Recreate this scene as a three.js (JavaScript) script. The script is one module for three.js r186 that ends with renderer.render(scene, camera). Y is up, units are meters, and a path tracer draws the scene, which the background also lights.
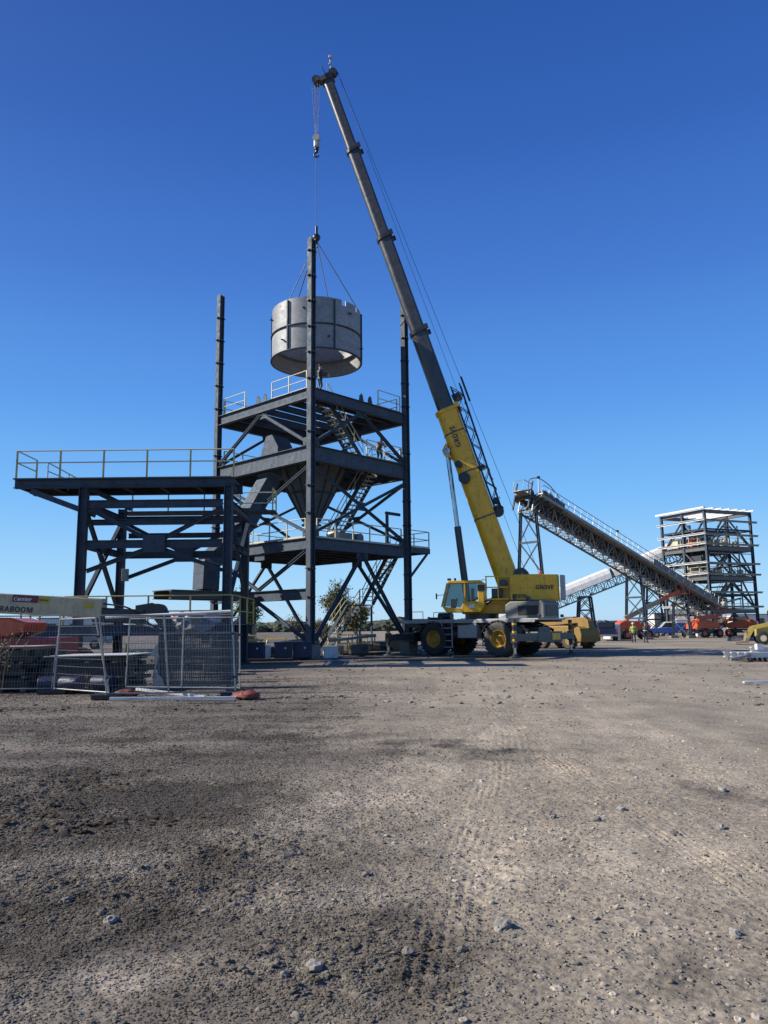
import * as THREE from 'three';
import { mergeGeometries } from 'three/addons/utils/BufferGeometryUtils.js';
import { MarchingCubes } from 'three/addons/objects/MarchingCubes.js';
import { FontLoader } from 'three/addons/loaders/FontLoader.js';
import { TextGeometry } from 'three/addons/geometries/TextGeometry.js';

// ---------- camera, sky, sun, exposure ----------
const scene = new THREE.Scene();
const D2R = Math.PI / 180;
const camera = new THREE.PerspectiveCamera(67.3, 768 / 1024, 0.1, 6000);
camera.position.set(0, 1.65, 0);
camera.rotation.order = 'YXZ';
camera.rotation.set(8.5 * D2R, 0, -0.6 * D2R);

const sunDir = new THREE.Vector3(-Math.cos(33 * D2R) * Math.cos(2 * D2R), Math.sin(33 * D2R), -Math.cos(33 * D2R) * Math.sin(2 * D2R)).normalize();
{
  const W = 512, Hh = 256, data = new Float32Array(W * Hh * 4);
  const s2l = c => (c /= 255) <= 0.04045 ? c / 12.92 : Math.pow((c + 0.055) / 1.055, 2.4);
  // clear October sky: colour by elevation in degrees
  const stops = [[-90, [150, 165, 180]], [-2, [170, 196, 222]], [0, [190, 222, 245]], [3, [168, 217, 251]], [9, [124, 189, 250]], [16, [93, 157, 235]], [25, [71, 124, 208]], [34, [54, 101, 184]], [45, [42, 85, 164]], [90, [30, 64, 135]]];
  const sky = e => {
    let k = 0; while (k < stops.length - 2 && stops[k + 1][0] < e) k++;
    const [e0, a] = stops[k], [e1, b] = stops[k + 1], t = Math.min(1, Math.max(0, (e - e0) / (e1 - e0)));
    return a.map((v, i) => s2l(v) * (1 - t) + s2l(b[i]) * t);
  };
  for (let j = 0; j < Hh; j++) {
    const el = ((j + 0.5) / Hh - 0.5) * Math.PI, c = sky(el / D2R);
    for (let i = 0; i < W; i++) {
      const az = ((i + 0.5) / W - 0.5) * 2 * Math.PI;
      const d = new THREE.Vector3(Math.cos(el) * Math.cos(az), Math.sin(el), Math.cos(el) * Math.sin(az));
      const m = Math.max(0, d.dot(sunDir)), g = el > 0 ? 0.05 * Math.pow(m, 4) + 0.5 * Math.pow(m, 30) : 0;
      const o = (j * W + i) * 4;
      data[o] = (c[0] + g) / 1.3; data[o + 1] = (c[1] + g * 0.97) / 1.3; data[o + 2] = (c[2] + g * 0.9) / 1.3; data[o + 3] = 1;
    }
  }
  const t = new THREE.DataTexture(data, W, Hh, THREE.RGBAFormat, THREE.FloatType);
  t.mapping = THREE.EquirectangularReflectionMapping; t.magFilter = THREE.LinearFilter; t.minFilter = THREE.LinearFilter; t.needsUpdate = true;
  scene.background = t; scene.environment = t;
}
const sun = new THREE.DirectionalLight(new THREE.Color(1, 0.94, 0.85), 5);
sun.position.copy(sunDir).multiplyScalar(150).add(new THREE.Vector3(0, 0, -45));
sun.target.position.set(0, 0, -45);
sun.castShadow = true;
Object.assign(sun.shadow.camera, { left: -90, right: 90, top: 90, bottom: -90, near: 1, far: 400 });
sun.shadow.mapSize.set(4096, 4096);
scene.add(sun, sun.target);

const renderer = new THREE.WebGLRenderer({ antialias: true });
renderer.toneMapping = THREE.LinearToneMapping;
renderer.toneMappingExposure = 1.3;
renderer.shadowMap.enabled = true;

// ---------- helpers ----------
const V = (x, y, z) => new THREE.Vector3(x, y, z);
let seed = 20231;
const rnd = () => { seed = (seed * 1664525 + 1013904223) >>> 0; return seed / 4294967296; };
const rr = (a, b) => a + (b - a) * rnd();
function hash2(x, y) { let h = Math.imul(x | 0, 374761393) ^ Math.imul(y | 0, 668265263); h = Math.imul(h ^ (h >>> 13), 1274126177); return ((h ^ (h >>> 16)) >>> 0) / 4294967296; }
function vnoise(x, y, per = 0) {
  let xi = Math.floor(x), yi = Math.floor(y); const fx = x - xi, fy = y - yi;
  const u = fx * fx * (3 - 2 * fx), v = fy * fy * (3 - 2 * fy);
  const w = n => per ? ((n % per) + per) % per : n;
  const x0 = w(xi), x1 = w(xi + 1), y0 = w(yi), y1 = w(yi + 1);
  return (hash2(x0, y0) * (1 - u) + hash2(x1, y0) * u) * (1 - v) + (hash2(x0, y1) * (1 - u) + hash2(x1, y1) * u) * v;
}
function fbm(x, y, o = 4, per = 0) { let s = 0, a = 0.5, t = 0; for (let i = 0; i < o; i++) { s += a * vnoise(x + 17.3 * i * (per ? 0 : 1), y, per); t += a; a *= 0.5; x *= 2; y *= 2; per *= 2; } return s / t; }

const taken = {};
function numbered(n) { taken[n] = (taken[n] ?? -1) + 1; return taken[n] ? n + '_' + String(taken[n]).padStart(3, '0') : n; }
function shadowed(o) { o.castShadow = true; o.receiveShadow = true; return o; }

function flat(g) { return g.index ? g.toNonIndexed() : g; }
function merge(list) {
  if (!Array.isArray(list)) return list;
  const l = list.flat(Infinity).map(flat);
  for (const g of l) for (const k of Object.keys(g.attributes)) if (!['position', 'normal', 'uv', 'color'].includes(k)) g.deleteAttribute(k);
  return l.length === 1 ? l[0] : mergeGeometries(l);
}
// texture coordinates in metres, from the face's own axes
function metres(g) {
  g = flat(g); const p = g.attributes.position, n = g.attributes.normal, uv = new Float32Array(p.count * 2);
  for (let i = 0; i < p.count; i++) {
    const ax = Math.abs(n.getX(i)), ay = Math.abs(n.getY(i)), az = Math.abs(n.getZ(i));
    const x = p.getX(i), y = p.getY(i), z = p.getZ(i);
    if (ay >= ax && ay >= az) { uv[2 * i] = x; uv[2 * i + 1] = z; } else if (ax >= az) { uv[2 * i] = z; uv[2 * i + 1] = y; } else { uv[2 * i] = x; uv[2 * i + 1] = y; }
  }
  g.setAttribute('uv', new THREE.BufferAttribute(uv, 2)); return g;
}
function part(parent, name, geos, mat, label) {
  const m = shadowed(new THREE.Mesh(metres(merge(geos)), mat)); m.name = name;
  if (label) m.userData.label = label;
  parent.add(m); return m;
}
function thing(name, label, category, pos = [0, 0, 0], turn = 0, group) {
  const g = new THREE.Group(); g.name = numbered(name); g.position.set(...pos); g.rotation.y = turn;
  g.userData = { label, category, kind: 'thing' }; if (group) g.userData.group = group;
  scene.add(g); return g;
}
function single(name, label, category, geos, mat, pos = [0, 0, 0], turn = 0, group) {
  const m = shadowed(new THREE.Mesh(metres(merge(geos)), mat)); m.name = numbered(name); m.position.set(...pos); m.rotation.y = turn;
  m.userData = { label, category, kind: 'thing' }; if (group) m.userData.group = group;
  scene.add(m); return m;
}
function copyOf(o, label, pos, turn) {
  const c = o.clone(); c.name = numbered(o.name.replace(/_\d{3}$/, '')); c.userData = { ...o.userData, label }; c.position.set(...pos); c.rotation.y = turn; scene.add(c); return c;
}
// geometries
const bx = (w, h, d, x = 0, y = 0, z = 0) => new THREE.BoxGeometry(w, h, d).translate(x, y, z);
function basis(a, b, ref) {
  const d = V().subVectors(b, a).normalize(); let up = ref || V(0, 1, 0);
  if (Math.abs(d.dot(up)) > 0.985) up = ref ? V(0, 0, 1) : V(0, 0, 1);
  const s = V().crossVectors(up, d).normalize(), u = V().crossVectors(d, s);
  const m = new THREE.Matrix4().makeBasis(s, u, d); m.setPosition(V().addVectors(a, b).multiplyScalar(0.5)); return m;
}
const bar = (a, b, w, h = w, ref) => new THREE.BoxGeometry(w, h, a.distanceTo(b)).applyMatrix4(basis(a, b, ref));
function ibeam(a, b, h, w, tf = 0.03, tw = 0.022, ref) {
  const L = a.distanceTo(b), m = basis(a, b, ref);
  return merge([new THREE.BoxGeometry(w, tf, L).translate(0, h / 2 - tf / 2, 0), new THREE.BoxGeometry(w, tf, L).translate(0, -h / 2 + tf / 2, 0), new THREE.BoxGeometry(tw, h - 2 * tf, L).translate(0, 0, 0)]).applyMatrix4(m);
}
const pipe = (a, b, r, seg = 6, r2 = r) => new THREE.CylinderGeometry(r2, r, a.distanceTo(b), seg).rotateX(Math.PI / 2).applyMatrix4(basis(a, b));
const cyl = (r, h, x = 0, y = 0, z = 0, seg = 16, r2 = r) => new THREE.CylinderGeometry(r2, r, h, seg).translate(x, y, z);
const cylZ = (r, w, x, y, z, seg = 20, r2 = r) => new THREE.CylinderGeometry(r2, r, w, seg).rotateX(Math.PI / 2).translate(x, y, z);
// a plan or side outline (list of [x, y]) given a thickness along z
function prism(pts, depth, bevel = 0) {
  const s = new THREE.Shape(pts.map(p => new THREE.Vector2(...p)));
  return new THREE.ExtrudeGeometry(s, { depth: depth - 2 * bevel, bevelEnabled: bevel > 0, bevelSize: bevel, bevelThickness: bevel, bevelSegments: 2, bevelOffset: -bevel, curveSegments: 8 }).translate(0, 0, -depth / 2 + bevel);
}
const box_r = (w, h, d, x, y, z, b = 0.03) => prism([[-w / 2, -h / 2], [w / 2, -h / 2], [w / 2, h / 2], [-w / 2, h / 2]], d, b).translate(x, y, z);
function lathe(pts, seg = 24) { return new THREE.LatheGeometry(pts.map(p => new THREE.Vector2(...p)), seg); }

// ---------- materials ----------
function dataTex(n, fn, srgb, repeat) {
  const d = new Uint8Array(n * n * 4);
  for (let j = 0; j < n; j++) for (let i = 0; i < n; i++) { const c = fn(i / n, j / n, i, j), o = (j * n + i) * 4; d[o] = c[0]; d[o + 1] = c[1]; d[o + 2] = c[2]; d[o + 3] = 255; }
  const t = new THREE.DataTexture(d, n, n, THREE.RGBAFormat); t.wrapS = t.wrapT = THREE.RepeatWrapping; t.magFilter = THREE.LinearFilter; t.minFilter = THREE.LinearMipmapLinearFilter; t.generateMipmaps = true;
  if (srgb) t.colorSpace = THREE.SRGBColorSpace; if (repeat) t.repeat.set(repeat, repeat); t.needsUpdate = true; return t;
}
// dust, scuffs and chips on painted steel: 3 m tile
const grime = dataTex(512, (u, v) => {
  const a = fbm(u * 8, v * 8, 5, 8), b = fbm(u * 40, v * 10, 3, 40), c = fbm(u * 64 + 5, v * 64, 2, 64);
  let k = 0.80 + 0.28 * (a - 0.5) + 0.16 * (b - 0.5) + 0.2; if (c > 0.78) k *= 0.8;
  const q = Math.max(0, Math.min(1, k)) * 255; return [q, q * 0.99, q * 0.97];
}, true, 1 / 3);
const roughTex = dataTex(256, (u, v) => { const k = 150 + 100 * fbm(u * 10, v * 10, 4, 10); return [k, k, k]; }, false, 1 / 2);
const lin = (r, g, b) => new THREE.Color().setRGB(r, g, b);
const mats = {};
function M(name, r, g, b, rough = 0.6, metal = 0, more = {}) {
  return mats[name] ??= Object.assign(new THREE.MeshStandardMaterial({ color: lin(r, g, b), roughness: rough, metalness: metal, map: grime, roughnessMap: roughTex, ...more }), { name });
}
// scuffs, chalky patches and specks of rust on the tower steel: 4 m tile; grease streaks and chipped dust on the crane: 3 m tile
const steelMap = dataTex(512, (u, v) => {
  const a = fbm(u * 7, v * 7, 5, 7), s = fbm(u * 70, v * 9 + 3, 3, 70), r = fbm(u * 30 + 9, v * 30, 3, 30), ch = fbm(u * 22, v * 22 + 5, 4, 22);
  let k = 0.90 + 0.2 * (a - 0.5) + 0.14 * (s - 0.5), R = k, G = k, B = k;
  if (r > 0.70) { const t = Math.min(1, (r - 0.70) * 9); R = k * (1 + 0.25 * t); G = k * (1 - 0.22 * t); B = k * (1 - 0.5 * t); }
  if (ch > 0.66) { const t = Math.min(0.12, (ch - 0.66) * 1.5); R += t; G += t; B += t; }
  return [R, G, B].map(q => 255 * Math.max(0, Math.min(1, q)));
}, true, 1 / 4);
const craneMap = dataTex(512, (u, v) => {
  const a = fbm(u * 6, v * 6, 5, 6), s = fbm(u * 48, v * 5 + 2, 4, 48), c = fbm(u * 60 + 4, v * 60, 2, 60), d = fbm(u * 14 + 8, v * 14, 4, 14);
  let k = 0.96 + 0.1 * (a - 0.5), R = k, G = k, B = k;
  if (s > 0.64) { const t = Math.min(0.14, (s - 0.64) * 1.4); R *= 1 - t; G *= 1 - t; B *= 1 - t * 0.8; }
  if (d > 0.60) { const t = Math.min(0.12, (d - 0.60) * 1.1); R *= 1 - t * 0.6; G *= 1 - t * 0.5; B += t * 0.5; }
  if (c > 0.84) { R *= 0.75; G *= 0.75; B *= 0.85; }
  return [R, G, B].map(q => 255 * Math.max(0, Math.min(1, q)));
}, true, 1 / 3);
const steel = M('steel_paint', 0.056, 0.084, 0.118, 0.9, 0, { map: steelMap });
const steelD = M('steel_paint_dark', 0.037, 0.059, 0.088, 0.85, 0, { map: steelMap });
const galv = M('galvanised', 0.26, 0.265, 0.265, 0.6, 0.2);
const chuteM = M('chute_grey', 0.10, 0.118, 0.136, 0.7);
const railY = M('rail_yellow', 0.52, 0.40, 0.10, 0.6);
const railP = M('rail_pale', 0.60, 0.56, 0.40, 0.6);
const craneY = M('crane_yellow', 0.86, 0.46, 0.010, 0.42, 0, { map: craneMap });
const hubY = M('hub_yellow', 0.50, 0.29, 0.03, 0.7, 0, { map: craneMap });
const black = M('black_paint', 0.018, 0.019, 0.022, 0.5);
const rubber = M('rubber', 0.028, 0.027, 0.026, 0.9);
const rubberDust = M('rubber_dusty', 0.07, 0.063, 0.055, 0.95);
const greyPaint = M('carrier_grey', 0.33, 0.34, 0.34, 0.5);
const greyDark = M('carrier_dark', 0.05, 0.055, 0.06, 0.5);
const boomGrey = M('boom_grey', 0.075, 0.075, 0.078, 0.5, 0.6);
const white = M('white_paint', 0.72, 0.72, 0.70, 0.5);
const concrete = M('concrete', 0.20, 0.19, 0.175, 0.9);
const orange = M('lift_orange', 0.62, 0.10, 0.025, 0.45);
const redM = M('red_paint', 0.45, 0.045, 0.03, 0.5);
const blueM = M('truck_blue', 0.03, 0.07, 0.32, 0.35);
const navy = M('navy_plastic', 0.012, 0.018, 0.065, 0.6);
const cream = M('boom_cream', 0.38, 0.34, 0.23, 0.5);
const wood = M('timber', 0.24, 0.18, 0.12, 0.9);
const woodD = M('timber_dark', 0.05, 0.043, 0.037, 0.9);
const chrome = M('piston_chrome', 0.55, 0.56, 0.58, 0.2, 0.9);
const rope = M('wire_rope', 0.06, 0.06, 0.062, 0.6, 0.3);
const glass = Object.assign(new THREE.MeshPhysicalMaterial({ color: lin(0.55, 0.62, 0.64), transmission: 1, roughness: 0.03, thickness: 0, ior: 1.5 }), { name: 'cab_glass' });
const glassD = Object.assign(new THREE.MeshPhysicalMaterial({ color: lin(0.02, 0.025, 0.03), roughness: 0.06 }), { name: 'tinted_glass' });
const plasticW = M('plastic_white', 0.68, 0.69, 0.70, 0.55);
const sandbag = M('sandbag_red', 0.27, 0.075, 0.05, 0.9);

const font = await new FontLoader().loadAsync('fonts/droid/droid_sans_bold.typeface.json');
const fontSerif = await new FontLoader().loadAsync('fonts/droid/droid_serif_bold.typeface.json');
// raised or stuck-on lettering lying in the xy plane, centred
function letters(txt, size, depth = 0.006, slant = 0, f = font) {
  const g = new TextGeometry(txt, { font: f, size, depth, curveSegments: 3, bevelEnabled: false });
  g.computeBoundingBox(); const b = g.boundingBox; g.translate(-(b.max.x + b.min.x) / 2, -(b.max.y + b.min.y) / 2, 0);
  if (slant) g.applyMatrix4(new THREE.Matrix4().makeShear(0, 0, slant, 0, 0, 0));
  return g;
}
// guard rail along a path: rails are one mesh, each post a piece of its own
function railing(parent, pts, mat, { h = 1.07, step = 1.5, r = 0.028, name = 'railing', mid = 0.55, toe = false, postMat } = {}) {
  const rails = [], spots = [];
  for (let i = 0; i < pts.length - 1; i++) {
    const a = pts[i], b = pts[i + 1], L = a.distanceTo(b), n = Math.max(1, Math.round(L / step));
    for (const y of [h, mid]) rails.push(pipe(a.clone().setY(a.y + y), b.clone().setY(b.y + y), r, 5));
    if (toe) rails.push(bar(a.clone().setY(a.y + 0.06), b.clone().setY(b.y + 0.06), 0.012, 0.11));
    for (let k = i ? 1 : 0; k <= n; k++) spots.push(a.clone().lerp(b, k / n));
  }
  const m = part(parent, name, rails, mat);
  for (const s of spots) part(m, 'post', bar(s, s.clone().setY(s.y + h), r * 2.1), postMat || mat);
  return m;
}
// straight flight: bottom point, top point, width
function stairs(parent, lo, hi, w, mat, matRail, rails = true) {
  const d = V(hi.x - lo.x, 0, hi.z - lo.z).normalize(), s = V(-d.z, 0, d.x), g = [];
  for (const k of [-1, 1]) g.push(bar(lo.clone().addScaledVector(s, k * w / 2), hi.clone().addScaledVector(s, k * w / 2), 0.05, 0.26));
  const st = part(parent, 'staircase', g, mat), n = Math.max(2, Math.round((hi.y - lo.y) / 0.24));
  for (let i = 1; i < n; i++) { const p = lo.clone().lerp(hi, i / n); part(st, 'tread', bar(p.clone().addScaledVector(s, -w / 2 + 0.03), p.clone().addScaledVector(s, w / 2 - 0.03), 0.25, 0.045), treadM); }
  if (rails) for (const k of [-1, 1]) {
    const o = s.clone().multiplyScalar(k * w / 2), L = [], a = lo.clone().add(o), b = hi.clone().add(o), m = Math.max(2, Math.round(a.distanceTo(b) / 1.1));
    for (const y of [1, 0.55]) L.push(pipe(a.clone().setY(a.y + y), b.clone().setY(b.y + y), 0.03, 5));
    for (let i = 0; i <= m; i++) { const p = a.clone().lerp(b, i / m); L.push(pipe(p, p.clone().setY(p.y + 1), 0.024, 5)); }
    part(st, 'handrail', L, matRail);
  }
  return st;
}
const treadM = M('tread_grating', 0.55, 0.55, 0.52, 0.7);
const galvK = M('galvanised_dull', 0.13, 0.135, 0.14, 0.65, 0.1);
const galvD = M('deck_grating', 0.12, 0.13, 0.14, 0.7);
const mottle = dataTex(512, (u, v) => { const a = fbm(u * 5, v * 5, 5, 5), b = fbm(u * 18 + 3, v * 18, 4, 18); let k = 0.80 + 0.2 * (a - 0.5) + 0.22 * (b - 0.5); if (b > 0.7) k -= 0.05; k = Math.max(0.2, Math.min(1, k + 0.12)); return [k * 255, k * 253, k * 248]; }, true, 1 / 2.5);
const binM = [0.31, 0.33, 0.29].map((k, i) => M('mill_steel_' + i, k * 0.97, k * 1.0, k * 1.03, 0.7, 0.1, { map: mottle }));
// ---------- ground ----------
const sstep = (a, b, x) => { const t = Math.max(0, Math.min(1, (x - a) / (b - a))); return t * t * (3 - 2 * t); };
const gauss = (x, s) => Math.exp(-x * x / (2 * s * s));
// wheel tracks: [x0, z0, x1, z1, half width, tread pitch]
const tracks = [[0.14, 2.6, 1.30, 10.5, 0.18, 0.068, 0.35], [0.74, 5.2, 1.05, 7.0, 0.2, 0.11, 0.4], [2.35, 2, 1.9, 16, 0.2, 0.06], [-1.9, 2.5, 2.6, 15, 0.28, 0], [1.6, 9, 3.6, 34, 0.26, 0.09], [3.7, 9, 5.9, 34, 0.26, 0.09], [-16, 13, 6, 15.5, 0.3, 0.1], [-16, 15.2, 8, 18.5, 0.3, 0.1]];
function trackAt(x, z) {
  let rut = 0, ridge = 0;
  for (const [x0, z0, x1, z1, hw, p, keep = 0.35] of tracks) {
    const dx = x1 - x0, dz = z1 - z0, L2 = dx * dx + dz * dz, t = ((x - x0) * dx + (z - z0) * dz) / L2;
    if (t < 0 || t > 1) continue;
    const L = Math.sqrt(L2), wob = 0.09 * Math.sin(t * L * 0.7 + x0), s = ((x - x0) * dz - (z - z0) * dx) / L + wob, along = t * L;
    const inside = sstep(hw * 1.35, hw * 0.8, Math.abs(s)); if (inside <= 0) continue;
    const fade = sstep(0, 0.12, t) * sstep(1, 0.85, t) * (keep + (1 - keep) * sstep(0.36, 0.7, vnoise(along * 1.3 + x0 * 7, hw * 31 + s * 4)));
    rut += inside * fade;
    if (p) ridge += inside * fade * (p > 0.1 ? 0.5 + 0.5 * Math.sin((along + Math.abs(s) * 0.5) * 2 * Math.PI / 0.2) : 0.5 + 0.5 * Math.sin(s * 2 * Math.PI / p));
  }
  return [rut, ridge];
}
// loose churned clods on the left, in the photograph a darker broken patch
const clodSpots = [[-2.75, 6.8, 0.75], [-3.4, 7.3, 0.7], [-3.3, 8.6, 0.9], [-2.0, 5.2, 0.8], [-1.1, 5.1, 0.5], [-4.6, 8, 1.0], [-0.4, 4.1, 0.5], [-1.0, 6.0, 0.6]];
const clodAmount = (x, z) => { let c = 0; for (const [cx, cz, r] of clodSpots) c = Math.max(c, gauss(Math.hypot((x - cx) * 0.8, z - cz), r * 0.7)); return c; };
function heightAt(x, zw) {
  const z = -zw, r = Math.hypot(x, z);
  const far = sstep(60, 14, r), near = sstep(26, 8, r);
  let h = 0.16 * (fbm(x * 0.11 + 3, z * 0.11 + 9, 3) - 0.5) * far;
  h += 0.045 * (fbm(x * 0.8, z * 0.8 + 40, 3) - 0.5) * (0.3 + 0.7 * far) * sstep(120, 40, r);
  if (near > 0) {
    const rough = 0.45 + 0.9 * sstep(0.4, 0.65, fbm(x * 0.35 + 11, z * 0.35, 3));
    h += near * rough * (0.022 * (fbm(x * 4.2, z * 4.2, 3) - 0.5) + 0.014 * (fbm(x * 19, z * 19 + 7, 2) - 0.5));
    const c = clodAmount(x, z);
    if (c > 0.05) { const k = fbm(x * 6.5 + 2, z * 6.5, 3); h += near * c * (0.022 * sstep(0.42, 0.62, k) + 0.026 * (fbm(x * 22, z * 22, 2) - 0.5)); }
  }
  const [rut, ridge] = trackAt(x, z);
  h += -0.012 * rut + 0.015 * ridge * (0.3 + 1.4 * vnoise(x * 7, z * 7)) * sstep(22, 10, r);
  return h;
}
// patches of dark damp soil (negative) and pale dry dust (positive): [x, distance, half width, half depth, amount]
const patches = [[-2.67,7.45,1.36,1.24,-0.4],[-3.5,7.99,0.6,0.91,-0.25],[-1.52,7.9,1.17,0.89,-0.22],[-0.88,5.67,0.62,0.56,-0.18],[-1.82,4.61,0.62,0.41,-0.3],[-1.17,4.64,0.34,0.3,-0.15],[-2.29,5.7,0.64,0.23,0.4],[-1.0,6.63,0.41,0.38,0.55],[-0.55,7.81,0.68,0.61,0.3],[0.04,9.37,0.7,0.77,0.2],[-0.91,4.01,0.53,0.24,0.28],[-1.48,3.76,0.36,0.21,0.22],[-0.54,5.02,0.49,0.25,0.25],[0.22,4.36,0.31,0.64,-0.24],[0.1,6.37,0.39,0.46,-0.2],[1.22,4.02,0.29,0.28,-0.24],[3.35,7.64,0.42,0.5,-0.3],[0.85,10.64,0.92,0.83,-0.36],[2.52,10.12,0.56,0.6,-0.22],[1.55,4.12,0.2,0.18,-0.18],[0.75,3.97,0.19,0.21,-0.12],[1.09,5.21,0.56,0.56,0.12],[1.87,6.05,0.8,0.52,0.16],[-3.23,12.5,3.6,0.81,-0.34],[-3.53,10.59,2.67,0.49,-0.3],[-2.33,14.69,3.32,0.64,-0.22],[-3.75,9.19,1.4,0.37,-0.24],[-0.79,11.3,1.27,0.47,-0.25],[3.4,12.83,2.62,1.68,0.14],[3.02,18.04,2.62,2.4,0.12],[1.98,5.35,0.58,0.4,0.12]];
// the dusty haul road on the right against the darker gravel on the left
const roadAt = (x, z) => sstep(-1.0 - 0.12 * z, 0.5 + 0.05 * z, x + (0.8 + 0.06 * z) * 2 * (fbm(x * 0.45 + 8, z * 0.3 + 1, 4) - 0.5));
function groundTone(x, zw) {
  const z = -zw;
  const wx = x + 0.5 * (fbm(x * 1.1 + 60, z * 1.1, 4) - 0.5) * Math.min(2, z * 0.16), wz = z + 0.7 * (fbm(x * 1.1, z * 1.1 + 60, 4) - 0.5) * Math.min(2, z * 0.16);
  const road = roadAt(x, z);
  let k = 0.50 + 0.56 * road + (0.55 + 0.45 * road) * ( 0.42 * (fbm(x * 0.23 + 5, z * 0.13, 4) - 0.5) + 0.42 * (fbm(x * 0.9, z * 0.7 + 3, 4) - 0.5) + 0.46 * (fbm(x * 3.1, z * 2.6 + 3, 4) - 0.5) + 0.5 * sstep(16, 30, z) * (fbm(x * 0.35 + 77, z * 0.8 + 5, 4) - 0.5)), damp = 0;
  if (z < 24 && z > 2) for (const [px, pz, rx, rz, a] of patches) { const d = ((wx - px) / rx) ** 2 + ((wz - pz) / rz) ** 2; if (d < 4) { const e = sstep(2.2, 0.25, d) * a * (0.15 + 1.5 * sstep(0.34, 0.66, fbm(x * 2.6 + px, z * 2.2, 4))) * (0.5 + fbm(x * 9 + px, z * 9, 2)) * (0.6 + 0.4 * road); k += e; damp -= e; } }
  // dark trampled soil at tower and crane feet, their shade painted into the colour
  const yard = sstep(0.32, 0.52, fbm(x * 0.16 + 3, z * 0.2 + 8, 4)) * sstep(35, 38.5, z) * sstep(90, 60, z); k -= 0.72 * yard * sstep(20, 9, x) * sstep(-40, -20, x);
  // wheel streaks running up the yard and bending across it further off
  const streak = fbm((x - 0.13 * z) * 2.4 + 12, z * 0.10, 3) - 0.5, across = fbm(x * 0.10 + 2, z * 1.25 + 30, 4) - 0.5;
  k += 0.55 * streak * sstep(-1, 2, x) * sstep(40, 10, z) + 0.7 * across * sstep(2, -2, x) * sstep(7, 10, z) * sstep(40, 20, z);
  const [rut, ridge] = trackAt(x, z);
  k *= 1 + 0.18 * rut - 0.17 * ridge;
  k = Math.max(0.2, k);
  return [0.268 * k, 0.226 * k, (0.180 - 0.012 * road) * k];
}
{
  const axis = (fineA, fineB, d, lo, hi, g) => {
    const a = []; for (let x = fineA; x <= fineB + 1e-6; x += d) a.push(x);
    let s = d, x = fineB; while (x < hi) { s *= g; x += s; a.push(x); }
    s = d; x = fineA; while (x > lo) { s *= g; x -= s; a.unshift(x); }
    return a;
  };
  const xs = axis(-3.6, 3.6, 0.022, -2600, 2600, 1.045), zs = axis(3.0, 8.5, 0.02, -60, 3200, 1.022);
  const nx = xs.length, nz = zs.length, pos = new Float32Array(nx * nz * 3), col = new Float32Array(nx * nz * 3), uv = new Float32Array(nx * nz * 2), idx = new Uint32Array((nx - 1) * (nz - 1) * 6);
  let q = 0;
  for (let j = 0; j < nz; j++) for (let i = 0; i < nx; i++) {
    const o = j * nx + i, x = xs[i], z = -zs[j]; pos[3 * o] = x; pos[3 * o + 1] = heightAt(x, z); pos[3 * o + 2] = z;
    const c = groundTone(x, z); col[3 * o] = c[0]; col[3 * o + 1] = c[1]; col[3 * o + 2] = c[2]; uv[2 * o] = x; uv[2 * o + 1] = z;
    if (i < nx - 1 && j < nz - 1) { const a = o, b = o + 1, c2 = o + nx, d = o + nx + 1; idx.set([a, b, c2, b, d, c2], q); q += 6; }
  }
  const g = new THREE.BufferGeometry();
  g.setAttribute('position', new THREE.BufferAttribute(pos, 3)); g.setAttribute('color', new THREE.BufferAttribute(col, 3)); g.setAttribute('uv', new THREE.BufferAttribute(uv, 2)); g.setIndex(new THREE.BufferAttribute(idx, 1)); g.computeVertexNormals();
  // gravel grain: 2.6 m tile
  const N = 1536, hgt = new Float32Array(N * N), tone = new Float32Array(N * N);
  for (let j = 0; j < N; j++) for (let i = 0; i < N; i++) { hgt[j * N + i] = 0.3 + 0.4 * (fbm(i / N * 70, j / N * 70, 4, 70) - 0.5); tone[j * N + i] = 0.74 + 0.75 * (fbm(i / N * 110, j / N * 110, 3, 110) - 0.5); }
  for (let k = 0; k < 6000; k++) {
    const cx = rnd() * N, cy = rnd() * N, R = 1.3 + 7.5 * Math.pow(rnd(), 4), el = rr(0.65, 1), an = rnd() * 3.14, t = rr(-0.32, 0.26), ca = Math.cos(an), sa = Math.sin(an), R2 = Math.ceil(R / el);
    for (let y = -R2; y <= R2; y++) for (let x = -R2; x <= R2; x++) {
      const u = (x * ca + y * sa), v = (-x * sa + y * ca) / el, d = Math.sqrt(u * u + v * v) / R; if (d >= 1) continue;
      const o = ((Math.floor(cy) + y + N) % N) * N + (Math.floor(cx) + x + N) % N, b = Math.sqrt(1 - d * d) * R / 9;
      if (0.2 + b > hgt[o]) { hgt[o] = Math.max(hgt[o], 0.2 + b * 0.8); tone[o] = 0.74 + t; }
    }
  }
  const map = dataTex(N, (u, v, i, j) => { const k = Math.max(0.08, Math.min(1, tone[j * N + i])); const e = 255 * Math.pow(k, 1 / 2.2); return [e, e * 0.995, e * 0.985]; }, true, 1 / 2.6);
  const bump = dataTex(N, (u, v, i, j) => { const k = Math.min(255, hgt[j * N + i] * 255); return [k, k, k]; }, false, 1 / 2.6);
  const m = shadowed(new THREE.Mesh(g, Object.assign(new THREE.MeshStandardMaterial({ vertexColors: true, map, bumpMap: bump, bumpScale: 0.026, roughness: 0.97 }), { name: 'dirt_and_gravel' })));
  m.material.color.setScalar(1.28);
  m.name = 'ground'; m.userData = { kind: 'structure', label: 'grey-brown dirt and gravel yard with wheel tracks', category: 'ground' }; scene.add(m);
}
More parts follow.
